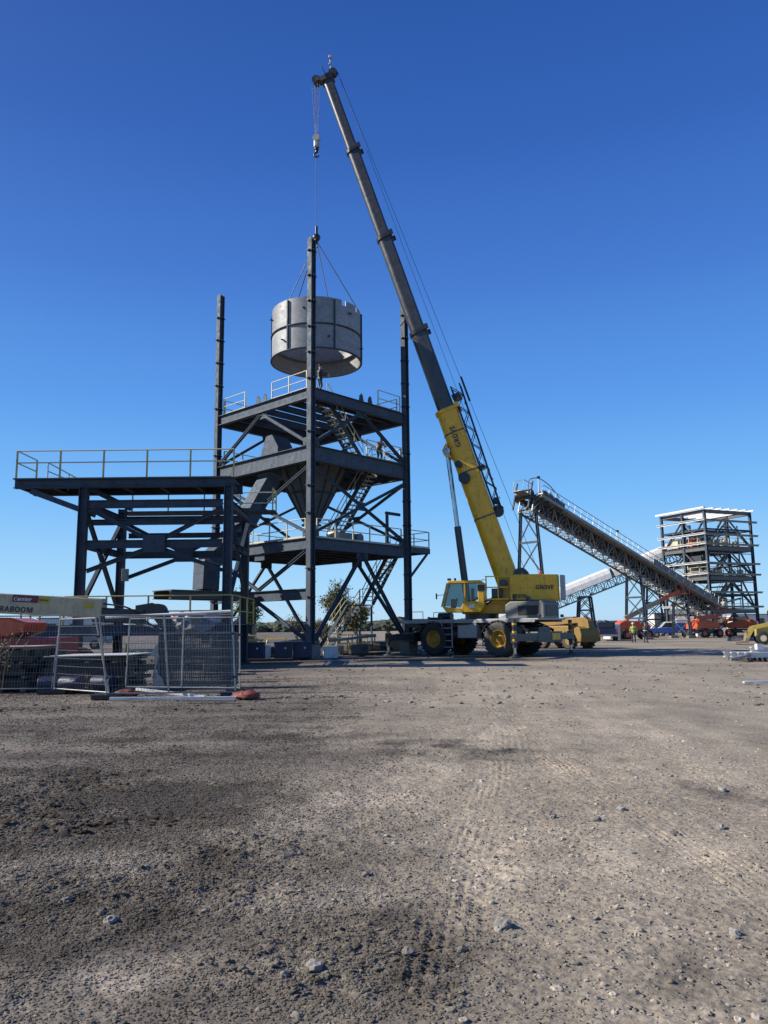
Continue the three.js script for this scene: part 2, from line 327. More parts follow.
// loose stones
function rockGeo(k, det = 1, flatten = 0.7) {
  let g = new THREE.IcosahedronGeometry(1, det); const p = g.attributes.position;
  for (let i = 0; i < p.count; i++) { const x = p.getX(i), y = p.getY(i), z = p.getZ(i), r = 0.45 + 1.0 * fbm(x * 2.3 + k * 9 + 20 + z * 0.7, y * 2.3 + z * 1.6 + k * 5 + 20, 2); p.setXYZ(i, x * r * 1.15, y * r * flatten, z * r); }
  g = g.index ? g.toNonIndexed() : g; g.computeVertexNormals(); return g;
}
{
  const mat = Object.assign(new THREE.MeshStandardMaterial({ color: lin(1, 1, 1), roughness: 0.95, map: grime }), { name: 'loose_stone' });
  const fill = (name, label, geo, n, place, pale = 1) => {
    const im = shadowed(new THREE.InstancedMesh(geo, mat, n)), m4 = new THREE.Matrix4(), q = new THREE.Quaternion(), e = new THREE.Euler(), c = new THREE.Color();
    for (let i = 0; i < n; i++) {
      const [x, z, s] = place(); e.set(rr(-0.4, 0.4), rnd() * 6.28, rr(-0.4, 0.4)); q.setFromEuler(e);
      m4.compose(V(x, heightAt(x, z) + s * 0.12, z), q, V(s * rr(0.8, 1.3), s * rr(0.7, 1.1), s * rr(0.8, 1.2))); im.setMatrixAt(i, m4);
      const t = groundTone(x, z)[0] / 0.262, k = pale * rr(0.15, 0.30) * Math.min(1.2, Math.max(0.3, t)), w = rr(0, 1) * 0.02; im.setColorAt(i, c.setRGB(k + w, k * 0.93, k * 0.79 - w));
    }
    im.name = name; im.userData = { kind: 'stuff', label, category: 'gravel' }; scene.add(im);
  };
  const sideAt = (x, z) => roadAt(x, z);
  const patchy = (x, z) => rnd() < (1 - 0.72 * sideAt(x, z)) * (0.25 + 0.9 * sstep(0.42, 0.62, fbm(x * 0.8 + 31, z * 0.8, 3))) + 0.6 * clodAmount(x, z);
  const pick = (zl, zh, wide) => { for (;;) { const z = zl * Math.pow(zh / zl, rnd()), x = rr(-1, 1) * (wide + z * 0.62); if (patchy(x, z)) return [x, -z]; } };
  const left = () => { for (;;) { const p = pick(2.6, 16, 0.8); if (rnd() < 1 - 0.85 * sideAt(p[0], -p[1])) return p; } };
  fill('fine_gravel', 'fine gravel scattered over the yard in the foreground', rockGeo(1, 0), 120000, () => { const [x, z] = left(); return [x, z, 0.0028 + 0.0055 * Math.pow(rnd(), 2)]; });
  fill('churned_gravel', 'dark churned gravel covering the left side of the yard', rockGeo(6, 0, 0.6), 70000, () => { for (;;) { const z = 3.5 * Math.pow(26 / 3.5, rnd()), x = rr(-1, 0.35) * (1 + z * 0.62); if (rnd() < (1 - 0.9 * roadAt(x, z)) * (0.25 + sstep(0.35, 0.6, fbm(x * 1.3 + 3, z * 1.3, 3)))) return [x, -z, 0.004 + 0.0009 * z * rnd() + 0.007 * Math.pow(rnd(), 3)]; } }, 0.95);
  fill('loose_gravel', 'coarser gravel lying loose across the dirt yard', rockGeo(2, 1), 15000, () => { const [x, z] = pick(2.8, 40, 1); return [x, z, 0.004 + 0.010 * Math.pow(rnd(), 3)]; });
  fill('small_stones', 'small pale stones strewn over the dirt yard', rockGeo(3, 1), 1500, () => { const [x, z] = pick(3, 46, 1.5); return [x, z, 0.010 + 0.017 * Math.pow(rnd(), 3)]; }, 1.35);
  fill('dust_pebbles', 'pebbles lying on the dusty right side of the yard', rockGeo(5, 1), 2200, () => { for (;;) { const z = 3 * Math.pow(16 / 3, rnd()), x = rr(-0.1, 1) * (0.8 + z * 0.6); if (rnd() < 0.2 + 0.8 * sideAt(x, z)) return [x, -z, 0.005 + 0.016 * Math.pow(rnd(), 4)]; } }, 1.45);
  fill('broken_clods', 'broken dark clods of earth at the left of the foreground', rockGeo(4, 1, 0.55), 5000, () => { const s = clodSpots[Math.floor(rnd() * clodSpots.length)]; const a = rnd() * 6.28, d = s[2] * 0.9 * Math.sqrt(-Math.log(1 - rnd() * 0.95)) * 0.7; return [s[0] + Math.cos(a) * d * 1.2, -s[1] + Math.sin(a) * d, 0.004 + 0.016 * Math.pow(rnd(), 3)]; }, 0.75);
  fill('broken_slabs', 'black broken chunks of old paving churned up in the left foreground', rockGeo(7, 1, 0.38), 130, () => { const s = [[-2.75, 6.8, 0.34], [-3.35, 7.25, 0.3], [-2.45, 6.6, 0.2], [-3.1, 8.3, 0.3], [-1.9, 7.0, 0.25]][Math.floor(rnd() * 5)], a = rnd() * 6.28, d = s[2] * Math.sqrt(rnd()); return [s[0] + Math.cos(a) * d * 1.4, -s[1] + Math.sin(a) * d, 0.014 + 0.05 * rnd() * rnd()]; }, 0.3);
  fill('far_stones', 'stones and lumps of dirt scattered over the far part of the yard', rockGeo(8, 1, 0.5), 5000, () => { const z = 16 * Math.pow(80 / 16, rnd()), x = rr(-1, 1) * (2 + z * 0.6); return [x, -z, 0.014 + 0.045 * Math.pow(rnd(), 3)]; }, 1);
  // the stones that stand out one by one
  const spots = [[0.63, 4.5, 0.045, 'lone pale angular stone beside the tread marks in the foreground'], [2.26, 6.41, 0.05, 'pale stone with a dark neighbour right of centre on the dirt'], [2.08, 7.18, 0.042, 'rounded grey stone standing above the stone-strewn dirt at right'], [1.42, 6.92, 0.036, 'small pale stone lying right of the lug marks'], [1.76, 6.77, 0.034, 'small flat stone between two pale stones at right'], [2.7, 6.54, 0.036, 'dull stone nearest the right edge of the row of stones'], [-1.55, 4.6, 0.038, 'large grey lump of rock in the left foreground'], [-1.95, 4.95, 0.035, 'low grey rock half buried among the clods'], [1.85, 4.4, 0.033, 'small dark stone in the lower right foreground'], [-0.35, 3.95, 0.04, 'weathered stone low in the foreground left of centre'], [0.1, 4.15, 0.03, 'small pale stone just left of the near wheel track'], [3.3, 7.9, 0.04, 'light stone far right beyond the stone row']];
  const tones = [lin(0.36, 0.34, 0.31), lin(0.26, 0.24, 0.215), lin(0.42, 0.40, 0.37)].map((c, i) => Object.assign(new THREE.MeshStandardMaterial({ color: c, roughness: 0.95, map: grime }), { name: 'stone_' + i }));
  spots.forEach(([x, z, s, label], i) => single('stone', label, 'stone', rockGeo(10 + i, 2, 0.75).scale(s, s, s), tones[i % 3], [x, heightAt(x, -z) + s * 0.25, -z], i * 1.3, 'stones lying on the yard'));
}
// ---------- the steel tower under construction ----------
// local axes: x from the near corner column towards the right-hand one, -z towards the left-hand one
const TW = 8.0, TD = 8.8, towerPos = [-4.0, 0, -41.5], towerTurn = 47.3 * D2R;
const towerPt = (x, y, z) => V(x, y, z).applyAxisAngle(V(0, 1, 0), towerTurn).add(V(...towerPos));
const L1 = 6.55, L2 = 11.7, L3 = 15.0, TOP = 23.85;
{
  const t = thing('steel_tower', 'tall dark blue-grey steel tower frame with four columns, decks, braces and stairs', 'tower', towerPos, towerTurn);
  const corners = [[0, 0, TOP], [TW, 0, TOP - 0.6], [0, -TD, TOP - 0.7], [TW, -TD, TOP - 3]];
  for (const [x, z, top] of corners) {
    const s = 0.35, col = part(t, 'column', [ibeam(V(x, 0.78, z), V(x, top, z), s, s, 0.035, 0.028, V(1, 0, 0)), bx(0.75, 0.04, 0.75, x, 0.78, z)], steel);
    for (let y = 3.3; y < top - 0.5; y += 1.52) {
      if ([L1, L2, L3].some(l => y > l - 1.25 && y < l + 0.2)) continue;
      part(col, 'girt_clip', [bx(0.62, 0.05, 0.22, x, y, z), bx(0.18, 0.045, 0.58, x, y, z)], steelD);
    }
  }
  const P = { B: [0, 0], C: [TW, 0], A: [0, -TD], D: [TW, -TD] };
  const at = (k, y) => V(P[k][0], y, P[k][1]);
  const mix = (a, b, f, y) => V(P[a][0] + (P[b][0] - P[a][0]) * f, y, P[a][1] + (P[b][1] - P[a][1]) * f);
  const inset = (a, b, y, d = 0.25) => { const p = at(a, y), q = at(b, y), L = p.distanceTo(q); return [p.clone().lerp(q, d / L), q.clone().lerp(p, d / L)]; };
  // floors
  for (const [y, dep, w] of [[L1, 0.62, 0.3], [L2, 0.88, 0.32], [L3, 0.62, 0.3]]) {
    for (const [a, b] of [['A', 'B'], ['B', 'C'], ['C', 'D'], ['D', 'A']]) {
      const [p, q] = inset(a, b, y - dep / 2 - 0.04), beam = part(t, 'floor_beam', ibeam(p, q, dep, w, 0.035, 0.025), steel), n = dep > 1 ? 6 : 0;
      for (const i of n ? [1, n - 1] : []) { const m = p.clone().lerp(q, i / n); part(beam, 'stiffener', bar(m.clone().setY(m.y - dep / 2 + 0.04), m.clone().setY(m.y + dep / 2 - 0.04), w * 0.85, 0.02, V().subVectors(q, p).normalize()), steel); }
    }
    for (let i = 1; i < 7; i++) { const z = -TD * i / 7; part(t, 'joist', ibeam(V(0.2, y - 0.25, z), V(TW - 0.2, y - 0.25, z), 0.36, 0.18, 0.02, 0.015), steelD); }
    // grating deck with an opening for the bin and the stairs
    const sh = new THREE.Shape([[0.02, 0.02], [TW - 0.02, 0.02], [TW - 0.02, TD - 0.02], [0.02, TD - 0.02]].map(p => new THREE.Vector2(...p)));
    const hole = new THREE.Path();
    if (y === L3) { hole.absarc(TW / 2, TD / 2 + 0.1, 3.05, 0, 6.2832, true); sh.holes.push(hole); }
    if (y === L2) { hole.absarc(TW / 2, TD / 2, 2.3, 0, 6.2832, true); sh.holes.push(hole); }
    const cut = y === L3 ? [2.0, 0.9, 5.3, 2.1] : y === L2 ? [6.0, 1.0, 7.1, 5.4] : null;
    if (cut && y === L2) { const h2 = new THREE.Path([[cut[0], cut[1]], [cut[0], cut[3]], [cut[2], cut[3]], [cut[2], cut[1]]].map(p => new THREE.Vector2(...p))); sh.holes.push(h2); }
    part(t, 'deck', new THREE.ExtrudeGeometry(sh, { depth: 0.035, bevelEnabled: false, curveSegments: 20 }).rotateX(-Math.PI / 2).translate(0, y - 0.036, 0), galvD);
  }
  // low beam on the left face and the arm that carries the chute foot
  const E = V(0, 3.45, -4.5);
  part(t, 'low_beam', ibeam(V(0, 3.45, -0.25), E, 0.6, 0.3, 0.035, 0.025), steel);
  part(t, 'low_beam', ibeam(V(0, 3.45, -TD + 0.25), V(0, 3.45, -4.52), 0.6, 0.3, 0.035, 0.025), steel);
  part(t, 'chute_arm', ibeam(V(-0.2, 3.45, -4.6), V(-5.7, 3.45, -4.6), 0.42, 0.3, 0.03, 0.02), chuteM);
  part(t, 'chute_arm', ibeam(V(-0.2, 3.45, -6.2), V(-5.7, 3.45, -6.2), 0.42, 0.3, 0.03, 0.02), chuteM);
  part(t, 'chute_arm_deck', bx(5.4, 0.04, 1.9, -3.0, 3.69, -5.4), galvD);
  // braces
  const brace = (p, q, w = 0.17) => part(t, 'brace', ibeam(p, q, w, w, 0.03, 0.02), steel);
  for (const k of ['A', 'B']) { const z = P[k][1]; brace(V(0, 3.1, -4.5), V(0, 1.0, z + (k === 'B' ? -0.3 : 0.3))); brace(V(0, 3.8, -4.5), V(0, L1 - 0.72, z + (k === 'B' ? -0.25 : 0.25))); }
  for (const [a, b] of [['B', 'C'], ['C', 'D'], ['D', 'A']]) for (const [m, e] of [[a, 0.04], [b, 0.96]]) brace(mix(a, b, 0.5, L1 - 0.72), mix(a, b, e, 1.0));
  const cross = (a, b, y0, y1) => { brace(mix(a, b, 0.03, y0), mix(a, b, 0.97, y1), 0.155); brace(mix(a, b, 0.03, y1), mix(a, b, 0.97, y0), 0.15); part(t, 'gusset', bar(mix(a, b, 0.47, (y0 + y1) / 2), mix(a, b, 0.53, (y0 + y1) / 2), 0.03, 0.5), steel); };
  cross('A', 'B', L1 + 0.25, L2 - 1.25); cross('B', 'C', L1 + 0.25, L2 - 1.25); cross('D', 'A', L1 + 0.25, L2 - 1.25); cross('C', 'D', L1 + 0.25, L2 - 1.25);
  for (const [a, b] of [['A', 'B'], ['B', 'C'], ['C', 'D'], ['D', 'A']]) for (const e of [0.03, 0.97]) brace(mix(a, b, 0.5, L3 - 0.72), mix(a, b, e, L2 + 0.15), 0.165);
  for (const [a, b] of [['A', 'B'], ['B', 'C'], ['C', 'D'], ['D', 'A']]) for (const [f, y, w] of [[0.5, L3 - 0.82, 0.9], [0.5, L1 - 0.82, 0.9], [0.045, L2 + 0.25, 0.5], [0.955, L2 + 0.25, 0.5], [0.045, L1 + 0.25, 0.5], [0.955, L1 + 0.25, 0.5], [0.045, 1.15, 0.5], [0.955, 1.15, 0.5]]) { const p = mix(a, b, f, y), d = V().subVectors(at(b, 0), at(a, 0)).normalize(); const g = part(t, 'gusset', bar(p.clone().addScaledVector(d, -w / 2), p.clone().addScaledVector(d, w / 2), 0.028, 0.42), steel); for (let k = 0; k < 4; k++) part(g, 'bolt', bar(p.clone().addScaledVector(d, (k - 1.5) * w / 5).add(V(0, 0.08, 0)), p.clone().addScaledVector(d, (k - 1.5) * w / 5 + 0.045).add(V(0, 0.08, 0)), 0.075, 0.045), galvK); }
  // pairs of lugs waiting for the next storey
  for (const [x, z] of [[0, -4.1], [0, -4.75], [4.0, 0], [4.75, 0]]) part(t, 'lug_plate', prism([[-0.2, 0], [0.2, 0], [0.12, 0.35], [0.02, 0.48], [-0.14, 0.33]], 0.04).rotateY(x ? 0 : Math.PI / 2).translate(x, L3 + 0.0, z), steel);
  // railings
  const R = (y, pts, m = railP) => railing(t, pts.map(([x, z]) => V(x, y, z)), m, { toe: true });
  R(L3, [[0.12, -0.5], [0.12, -3.6]]); R(L3, [[0.12, -6.2], [0.12, -8.4]]); R(L3, [[5.6, -0.12], [7.6, -0.12]]); R(L3, [[0.4, -8.65], [7.5, -8.65], [7.85, -8.2], [7.85, -0.6]]);
  R(L2, [[4.6, -0.15], [7.7, -0.15]]); R(L2, [[7.88, -0.4], [7.88, -8.4]]); R(L2, [[7.6, -8.65], [0.4, -8.65]]);
  R(L1, [[0.15, -0.6], [0.15, -8.4], [7.5, -8.65]]); R(L1, [[0.6, -0.15], [7.6, -0.15]]); 
  // corner platform that sticks out on the right at the first floor
  part(t, 'landing', [bx(2.0, 0.05, 2.7, 9.15, L1 - 0.03, -1.3), bx(2.0, 0.28, 0.1, 9.15, L1 - 0.2, 0.0), bx(0.1, 0.28, 2.5, 10.1, L1 - 0.2, -1.3), bx(2.0, 0.28, 0.1, 9.15, L1 - 0.2, -2.6)], steel);
  R(L1, [[8.3, 0.0], [10.1, 0.0], [10.1, -2.5]]);
  part(t, 'knee_brace', [bar(V(8.2, L1 - 1.9, 0), V(9.9, L1 - 0.35, 0), 0.12), bar(V(8.2, L1 - 1.9, -2.6), V(9.9, L1 - 0.35, -2.6), 0.12)], steel);
  part(t, 'goose_neck_pipe', [pipe(V(6.6, L1, -0.4), V(6.6, L1 + 2.0, -0.4), 0.1, 8), pipe(V(6.5, L1 + 2.0, -0.4), V(7.75, L1 + 2.0, -0.4), 0.1, 8)], steelD);
  // stairs: ground to first floor in two flights outside, then inside
  stairs(t, V(9.1, 3.15, -4.5), V(9.1, L1, -2.0), 0.95, steel, railP);
  part(t, 'stair_landing', [bx(1.1, 0.06, 1.3, 9.1, 3.1, -5.15), bx(0.1, 3.1, 0.1, 9.55, 1.5, -5.7), bx(0.1, 3.1, 0.1, 9.55, 1.5, -4.6)], steel);
  railing(t, [V(9.62, 3.13, -4.55), V(9.62, 3.13, -5.75)], railY);
  stairs(t, V(9.1, 0.05, -8.9), V(9.1, 3.1, -5.8), 1.05, steel, railP);
  stairs(t, V(6.5, L1 + 0.9, -4.9), V(6.5, L2, -1.1), 0.9, steel, railP);
  part(t, 'stair_landing', [bx(1.1, 0.06, 1.4, 6.5, L1 + 0.88, -5.6), bx(0.08, 0.9, 0.08, 6.0, L1 + 0.43, -5.0), bx(0.08, 0.9, 0.08, 7.0, L1 + 0.43, -6.2)], steel);
  railing(t, [V(5.95, L1 + 0.9, -4.9), V(5.95, L1 + 0.9, -6.25), V(7.05, L1 + 0.9, -6.25)], railP);
  stairs(t, V(5.25, L2 + 0.05, -1.55), V(2.25, L3 - 0.02, -1.55), 0.9, steel, railP);
  // hopper hanging under the second floor
  const cx = TW / 2, cz = -TD / 2, hopper = part(t, 'hopper', [lathe([[0.42, 7.9], [0.5, 8.15], [2.28, 11.55], [2.45, 11.58], [2.45, 11.72]], 28).translate(cx, 0, cz), cyl(0.62, 0.08, cx, 7.95, cz, 20), cyl(0.42, 0.9, cx, 7.5, cz, 16)], chuteM, 'dull grey steel cone hopper');
  for (let i = 0; i < 14; i++) { const a = i / 14 * 6.2832, c = Math.cos(a), s = Math.sin(a); part(hopper, 'rib', bar(V(cx + c * 0.54, 8.2, cz + s * 0.54), V(cx + c * 2.31, 11.5, cz + s * 2.31), 0.05, 0.09), steelD); }
  part(hopper, 'ring', new THREE.TorusGeometry(1.4, 0.06, 6, 28).rotateX(Math.PI / 2).translate(cx, 9.85, cz), steelD);
  // chute from the second floor down the left face
  const chuteZ = -4.6, pts = [[0.95, 12.0], [0.9, 10.6], [-1.0, 7.6], [-2.5, 6.0], [-3.45, 5.2], [-3.5, 3.75]];
  for (let i = 0; i < pts.length - 1; i++) part(t, 'chute', bar(V(pts[i][0], pts[i][1], chuteZ), V(pts[i + 1][0], pts[i + 1][1], chuteZ), 0.98, i === 4 ? 1.05 : 0.92, V(1, 0.2, 0)), steel, 'square grey steel chute section');
  for (let i = 1; i < 5; i++) part(t, 'chute_flange', bar(V(pts[i][0], pts[i][1] + 0.05, chuteZ), V(pts[i][0] - 0.02, pts[i][1] - 0.05, chuteZ), 1.16, 1.12, V(1, 0.2, 0)), chuteM);
  part(t, 'chute_head', prism([[-0.75, 0], [0.75, 0], [0.75, 0.45], [0.35, 1.25], [-0.2, 1.25], [-0.75, 0.45]], 1.2).rotateY(Math.PI / 2).translate(1.0, L2 + 0.05, -4.1), steel);
  // machinery on the first floor
  part(t, 'feeder', [box_r(1.3, 0.7, 0.8, 4.6, L1 + 0.4, -2.2), cylZ(0.28, 1.0, 5.6, L1 + 0.5, -2.2)], galv);
  part(t, 'motor', [cylZ(0.22, 0.6, 2.5, L1 + 0.4, -0.9), bx(0.5, 0.2, 0.6, 2.5, L1 + 0.1, -0.9)], galv);
}
[[0, 0, 'near corner column'], [TW, 0, 'right-hand column, beside the crane'], [0, -TD, 'left-hand column'], [TW, -TD, 'hidden rear column']].forEach(([x, z, w], i) => { const p = towerPt(x, 0, z); single('concrete_pedestal', 'square concrete pedestal under the ' + w + ' of the tall steel tower', 'pedestal', [box_r(0.8, 0.76, 0.8, 0, 0.37, 0, 0.03)], concrete, [p.x, 0, p.z], towerTurn, 'concrete pedestals of the steel tower'); });

// ---------- the bin in the air ----------
const binC = V(-4.14, 18.05, -46.4), binR = 2.78, binH = 3.24;
{
  const b = thing('steel_bin', 'open round grey steel bin hanging from the crane above the tower', 'bin', [binC.x, binC.y, binC.z], 0.12);
  const nSeg = 6, tk = 0.06;
  for (let i = 0; i < nSeg; i++) for (const lvl of [0, 1]) {
    const a0 = i / nSeg * 6.2832 + 0.166, a1 = (i + 1) / nSeg * 6.2832 + 0.166, sh = new THREE.Shape(), y0 = lvl * binH * 0.48 + 0.01, y1 = lvl ? binH : binH * 0.48;
    // flat developed outline bent round the cylinder, so that the top edge can carry notches
    const W = 28, cols = []; for (let k = 0; k <= W; k++) cols.push(a0 + (a1 - a0) * k / W + (k === 0 ? 0.004 : k === W ? -0.004 : 0));
    const g = []; const notch = a => lvl && [[0.92, 1.03], [0.5, 0.57]].some(([p, q]) => a > p && a < q) ? 0.34 : 0;
    const P = (a, r, y) => [Math.cos(a) * r, y, Math.sin(a) * r], pos = [];
    const quad = (p, q, r, s) => pos.push(...p, ...q, ...r, ...p, ...r, ...s);
    for (let k = 0; k < W; k++) { const a = cols[k], c = cols[k + 1], t = y1 - notch((a + c) / 2), ri = binR - tk;
      quad(P(a, binR, y0), P(a, binR, t), P(c, binR, t), P(c, binR, y0)); quad(P(c, ri, y0), P(c, ri, t), P(a, ri, t), P(a, ri, y0)); quad(P(a, binR, t), P(a, ri, t), P(c, ri, t), P(c, binR, t)); quad(P(c, binR, y0), P(c, ri, y0), P(a, ri, y0), P(a, binR, y0));
      if (k === 0 || notch((cols[k - 1] + a) / 2) !== notch((a + c) / 2)) quad(P(a, ri, y0), P(a, ri, t), P(a, binR, t), P(a, binR, y0));
      if (k === W - 1 || notch((c + (cols[k + 2] ?? c)) / 2) !== notch((a + c) / 2)) quad(P(c, binR, y0), P(c, binR, t), P(c, ri, t), P(c, ri, y0)); }
    const geo = new THREE.BufferGeometry(); geo.setAttribute('position', new THREE.Float32BufferAttribute(pos, 3)); geo.computeVertexNormals(); geo.setAttribute('uv', new THREE.Float32BufferAttribute(new Float32Array(pos.length / 3 * 2), 2));
    part(b, 'wall_plate', geo, binM[(i * 2 + lvl) % 3]);
  }
  const ring = (y, r, w, h) => part(b, 'stiffening_ring', lathe([[r, y - h / 2], [r + w, y - h / 2], [r + w, y + h / 2], [r, y + h / 2], [r, y - h / 2]], 64), steelD);
  ring(0.03, binR + 0.002, 0.09, 0.06); ring(binH * 0.48, binR + 0.002, 0.09, 0.07);
  part(b, 'inner_ledge', lathe([[binR - tk - 0.25, 0.98], [binR - tk - 0.002, 0.98], [binR - tk - 0.002, 1.03], [binR - tk - 0.25, 1.03], [binR - tk - 0.25, 0.98]], 48), binM[0]);
  for (let i = 0; i < nSeg; i++) { const a = i / nSeg * 6.2832 + 0.166; part(b, 'vertical_rib', bx(0.1, binH - 0.15, 0.07, binR + 0.055, binH / 2, 0).rotateY(-a), steelD); }
  for (let i = 0; i < 12; i++) { const a = i / 12 * 6.2832 + 0.3; part(b, 'lift_cleat', bx(0.2, 0.05, 0.12, binR + 0.1, [0.75, 2.5][i % 2], 0).rotateY(-a), steelD); }
}
// ---------- the lower platform frame on the left ----------
{
  const t = thing('platform_frame', 'dark steel platform frame with yellow railings standing left of the tall tower', 'platform', [-13.05, 0, -33], 0);
  const W = 6.3, D = 5, C = [[0, 0], [W, 0], [0, -D], [W - 0.15, -D]], Y0 = 8.2;
  for (const [i, [x, z]] of C.entries()) part(t, 'column', [ibeam(V(x, 0.02, z), V(x, i < 2 ? Y0 - 0.42 : 7.6, z), 0.35, 0.35, 0.035, 0.025, V(1, 0, 0)), bx(0.6, 0.04, 0.6, x, 0.03, z)], steelD);
  const beam = (a, b, h, w = 0.22, m = steelD) => part(t, 'beam', ibeam(V(...a), V(...b), h, w, 0.028, 0.02), m);
  beam([-3.05, Y0 - 0.22, 0], [W + 0.25, Y0 - 0.22, 0], 0.4, 0.3);
  beam([-3.05, Y0 - 0.22, -1.9], [W + 0.25, Y0 - 0.22, -1.9], 0.4, 0.25);
  for (const z of [0, -D]) { beam([0.22, 7.05, z], [W - 0.25, 7.05, z], 0.34); beam([0.22, 5.3, z], [W - 0.25, 5.3, z], 0.34); beam([0.22, 6.3, z - 0.35], [W - 0.3, 6.3, z - 0.35], 0.24); }
  for (const x of [0, W]) { beam([x, 7.05, -0.22], [x, 7.05, -D + 0.22], 0.34); beam([x, 5.3, -0.22], [x, 5.3, -D + 0.22], 0.3); beam([x, Y0 - 0.25, -0.2], [x, Y0 - 0.25, -1.8], 0.32); }
  for (const x of [-2.95, -1.5, 1.6, 3.2, 4.8]) beam([x, Y0 - 0.22, -0.16], [x, Y0 - 0.22, -1.75], 0.3, 0.16);
  part(t, 'deck', bx(9.5, 0.04, 2.15, 1.65, Y0 + 0.005, -0.95), galvD);
  part(t, 'cantilever_bracket', [bar(V(-2.3, Y0 - 0.55, 0.0), V(-0.2, Y0 - 1.35, 0.0), 0.2, 0.24), bar(V(-2.3, Y0 - 0.55, -1.9), V(-0.2, Y0 - 1.35, -1.9), 0.18, 0.22), bar(V(-0.05, 7.9, 0.0), V(1.4, 7.15, -2), 0.14, 0.2)], steelD);
  const brace = (a, b, w = 0.17) => part(t, 'brace', ibeam(V(...a), V(...b), w, w, 0.025, 0.018), steelD);
  for (const z of [0, -D]) {
    const zz = z - 0.02; part(t, 'gusset', bx(0.95, 0.75, 0.03, W / 2, 5.3, z + 0.14), steelD);
    brace([0.25, 6.85, zz], [W / 2 - 0.3, 5.5, zz]); brace([W - 0.25, 6.85, zz], [W / 2 + 0.3, 5.5, zz]);
    brace([W / 2 - 0.3, 5.1, zz], [0.25, 4.15, zz]); brace([W / 2 + 0.3, 5.1, zz], [W - 0.25, 4.15, zz]);
  }
  for (const x of [0, W]) { brace([x, 6.85, -0.25], [x, 2.7, -D + 0.25]); brace([x, 6.75, -D + 0.25], [x, 2.7, -0.25]); }
  const opt = { r: 0.03, step: 1.95, postMat: railY };
  railing(t, [V(-3.0, Y0, -1.9), V(-3.0, Y0, 0.02), V(W + 0.2, Y0, 0.02)], railP, { ...opt, h: 1.25, mid: 0.72 });
  part(t, 'sloping_handrail', [pipe(V(-2.4, Y0 + 1.1, -1.7), V(-0.6, Y0 + 0.1, -2.1), 0.03, 5), pipe(V(-2.4, Y0 + 0.7, -1.7), V(-1.0, Y0 + 0.1, -2.1), 0.03, 5), pipe(V(-2.4, Y0, -1.7), V(-2.4, Y0 + 1.1, -1.7), 0.03, 5), pipe(V(-1.5, Y0 - 0.2, -1.9), V(-1.5, Y0 + 0.62, -1.9), 0.03, 5)], railP);
  // rear walkway, a little lower
  part(t, 'rear_deck', bx(W + 1.4, 0.05, 1.3, W / 2 + 0.6, 7.45, -D - 0.5), steelD);
  railing(t, [V(0.1, 7.48, -D - 1.1), V(W + 1.2, 7.48, -D - 1.1), V(W + 1.2, 7.48, -D + 0.1)], railP, { ...opt, h: 1.1 });
  // low deck at eye height
  beam([-2.4, 1.6, 0.25], [W + 0.35, 1.6, 0.25], 0.42, 0.2); beam([-2.4, 1.6, -D - 0.25], [W + 0.2, 1.6, -D - 0.25], 0.42, 0.2);
  for (const x of [-2.3, -1.1, 1.5, 3.2, 4.9]) beam([x, 1.62, 0.14], [x, 1.62, -D - 0.14], 0.3, 0.14);
  for (const x of [-2.2]) part(t, 'prop', [bx(0.18, 1.4, 0.18, x, 0.7, 0.25), bx(0.18, 1.4, 0.18, x, 0.7, -D - 0.25)], steelD);
  part(t, 'low_deck', bx(8.7, 0.04, D + 0.6, 1.95, 1.84, -D / 2), galvD);
  railing(t, [V(-0.5, 1.86, 0.3), V(W + 0.3, 1.86, 0.3), V(W + 0.3, 1.86, -D)], railY, { ...opt, h: 1.2, step: 1.6 });
  railing(t, [V(-2.3, 1.86, 0.3), V(-1.5, 1.86, 0.3)], railY, { ...opt, h: 1.2, step: 0.5 });
  part(t, 'junction_box', box_r(0.3, 0.6, 0.25, 0.32, 4.3, -D + 0.25, 0.02), galv);
}

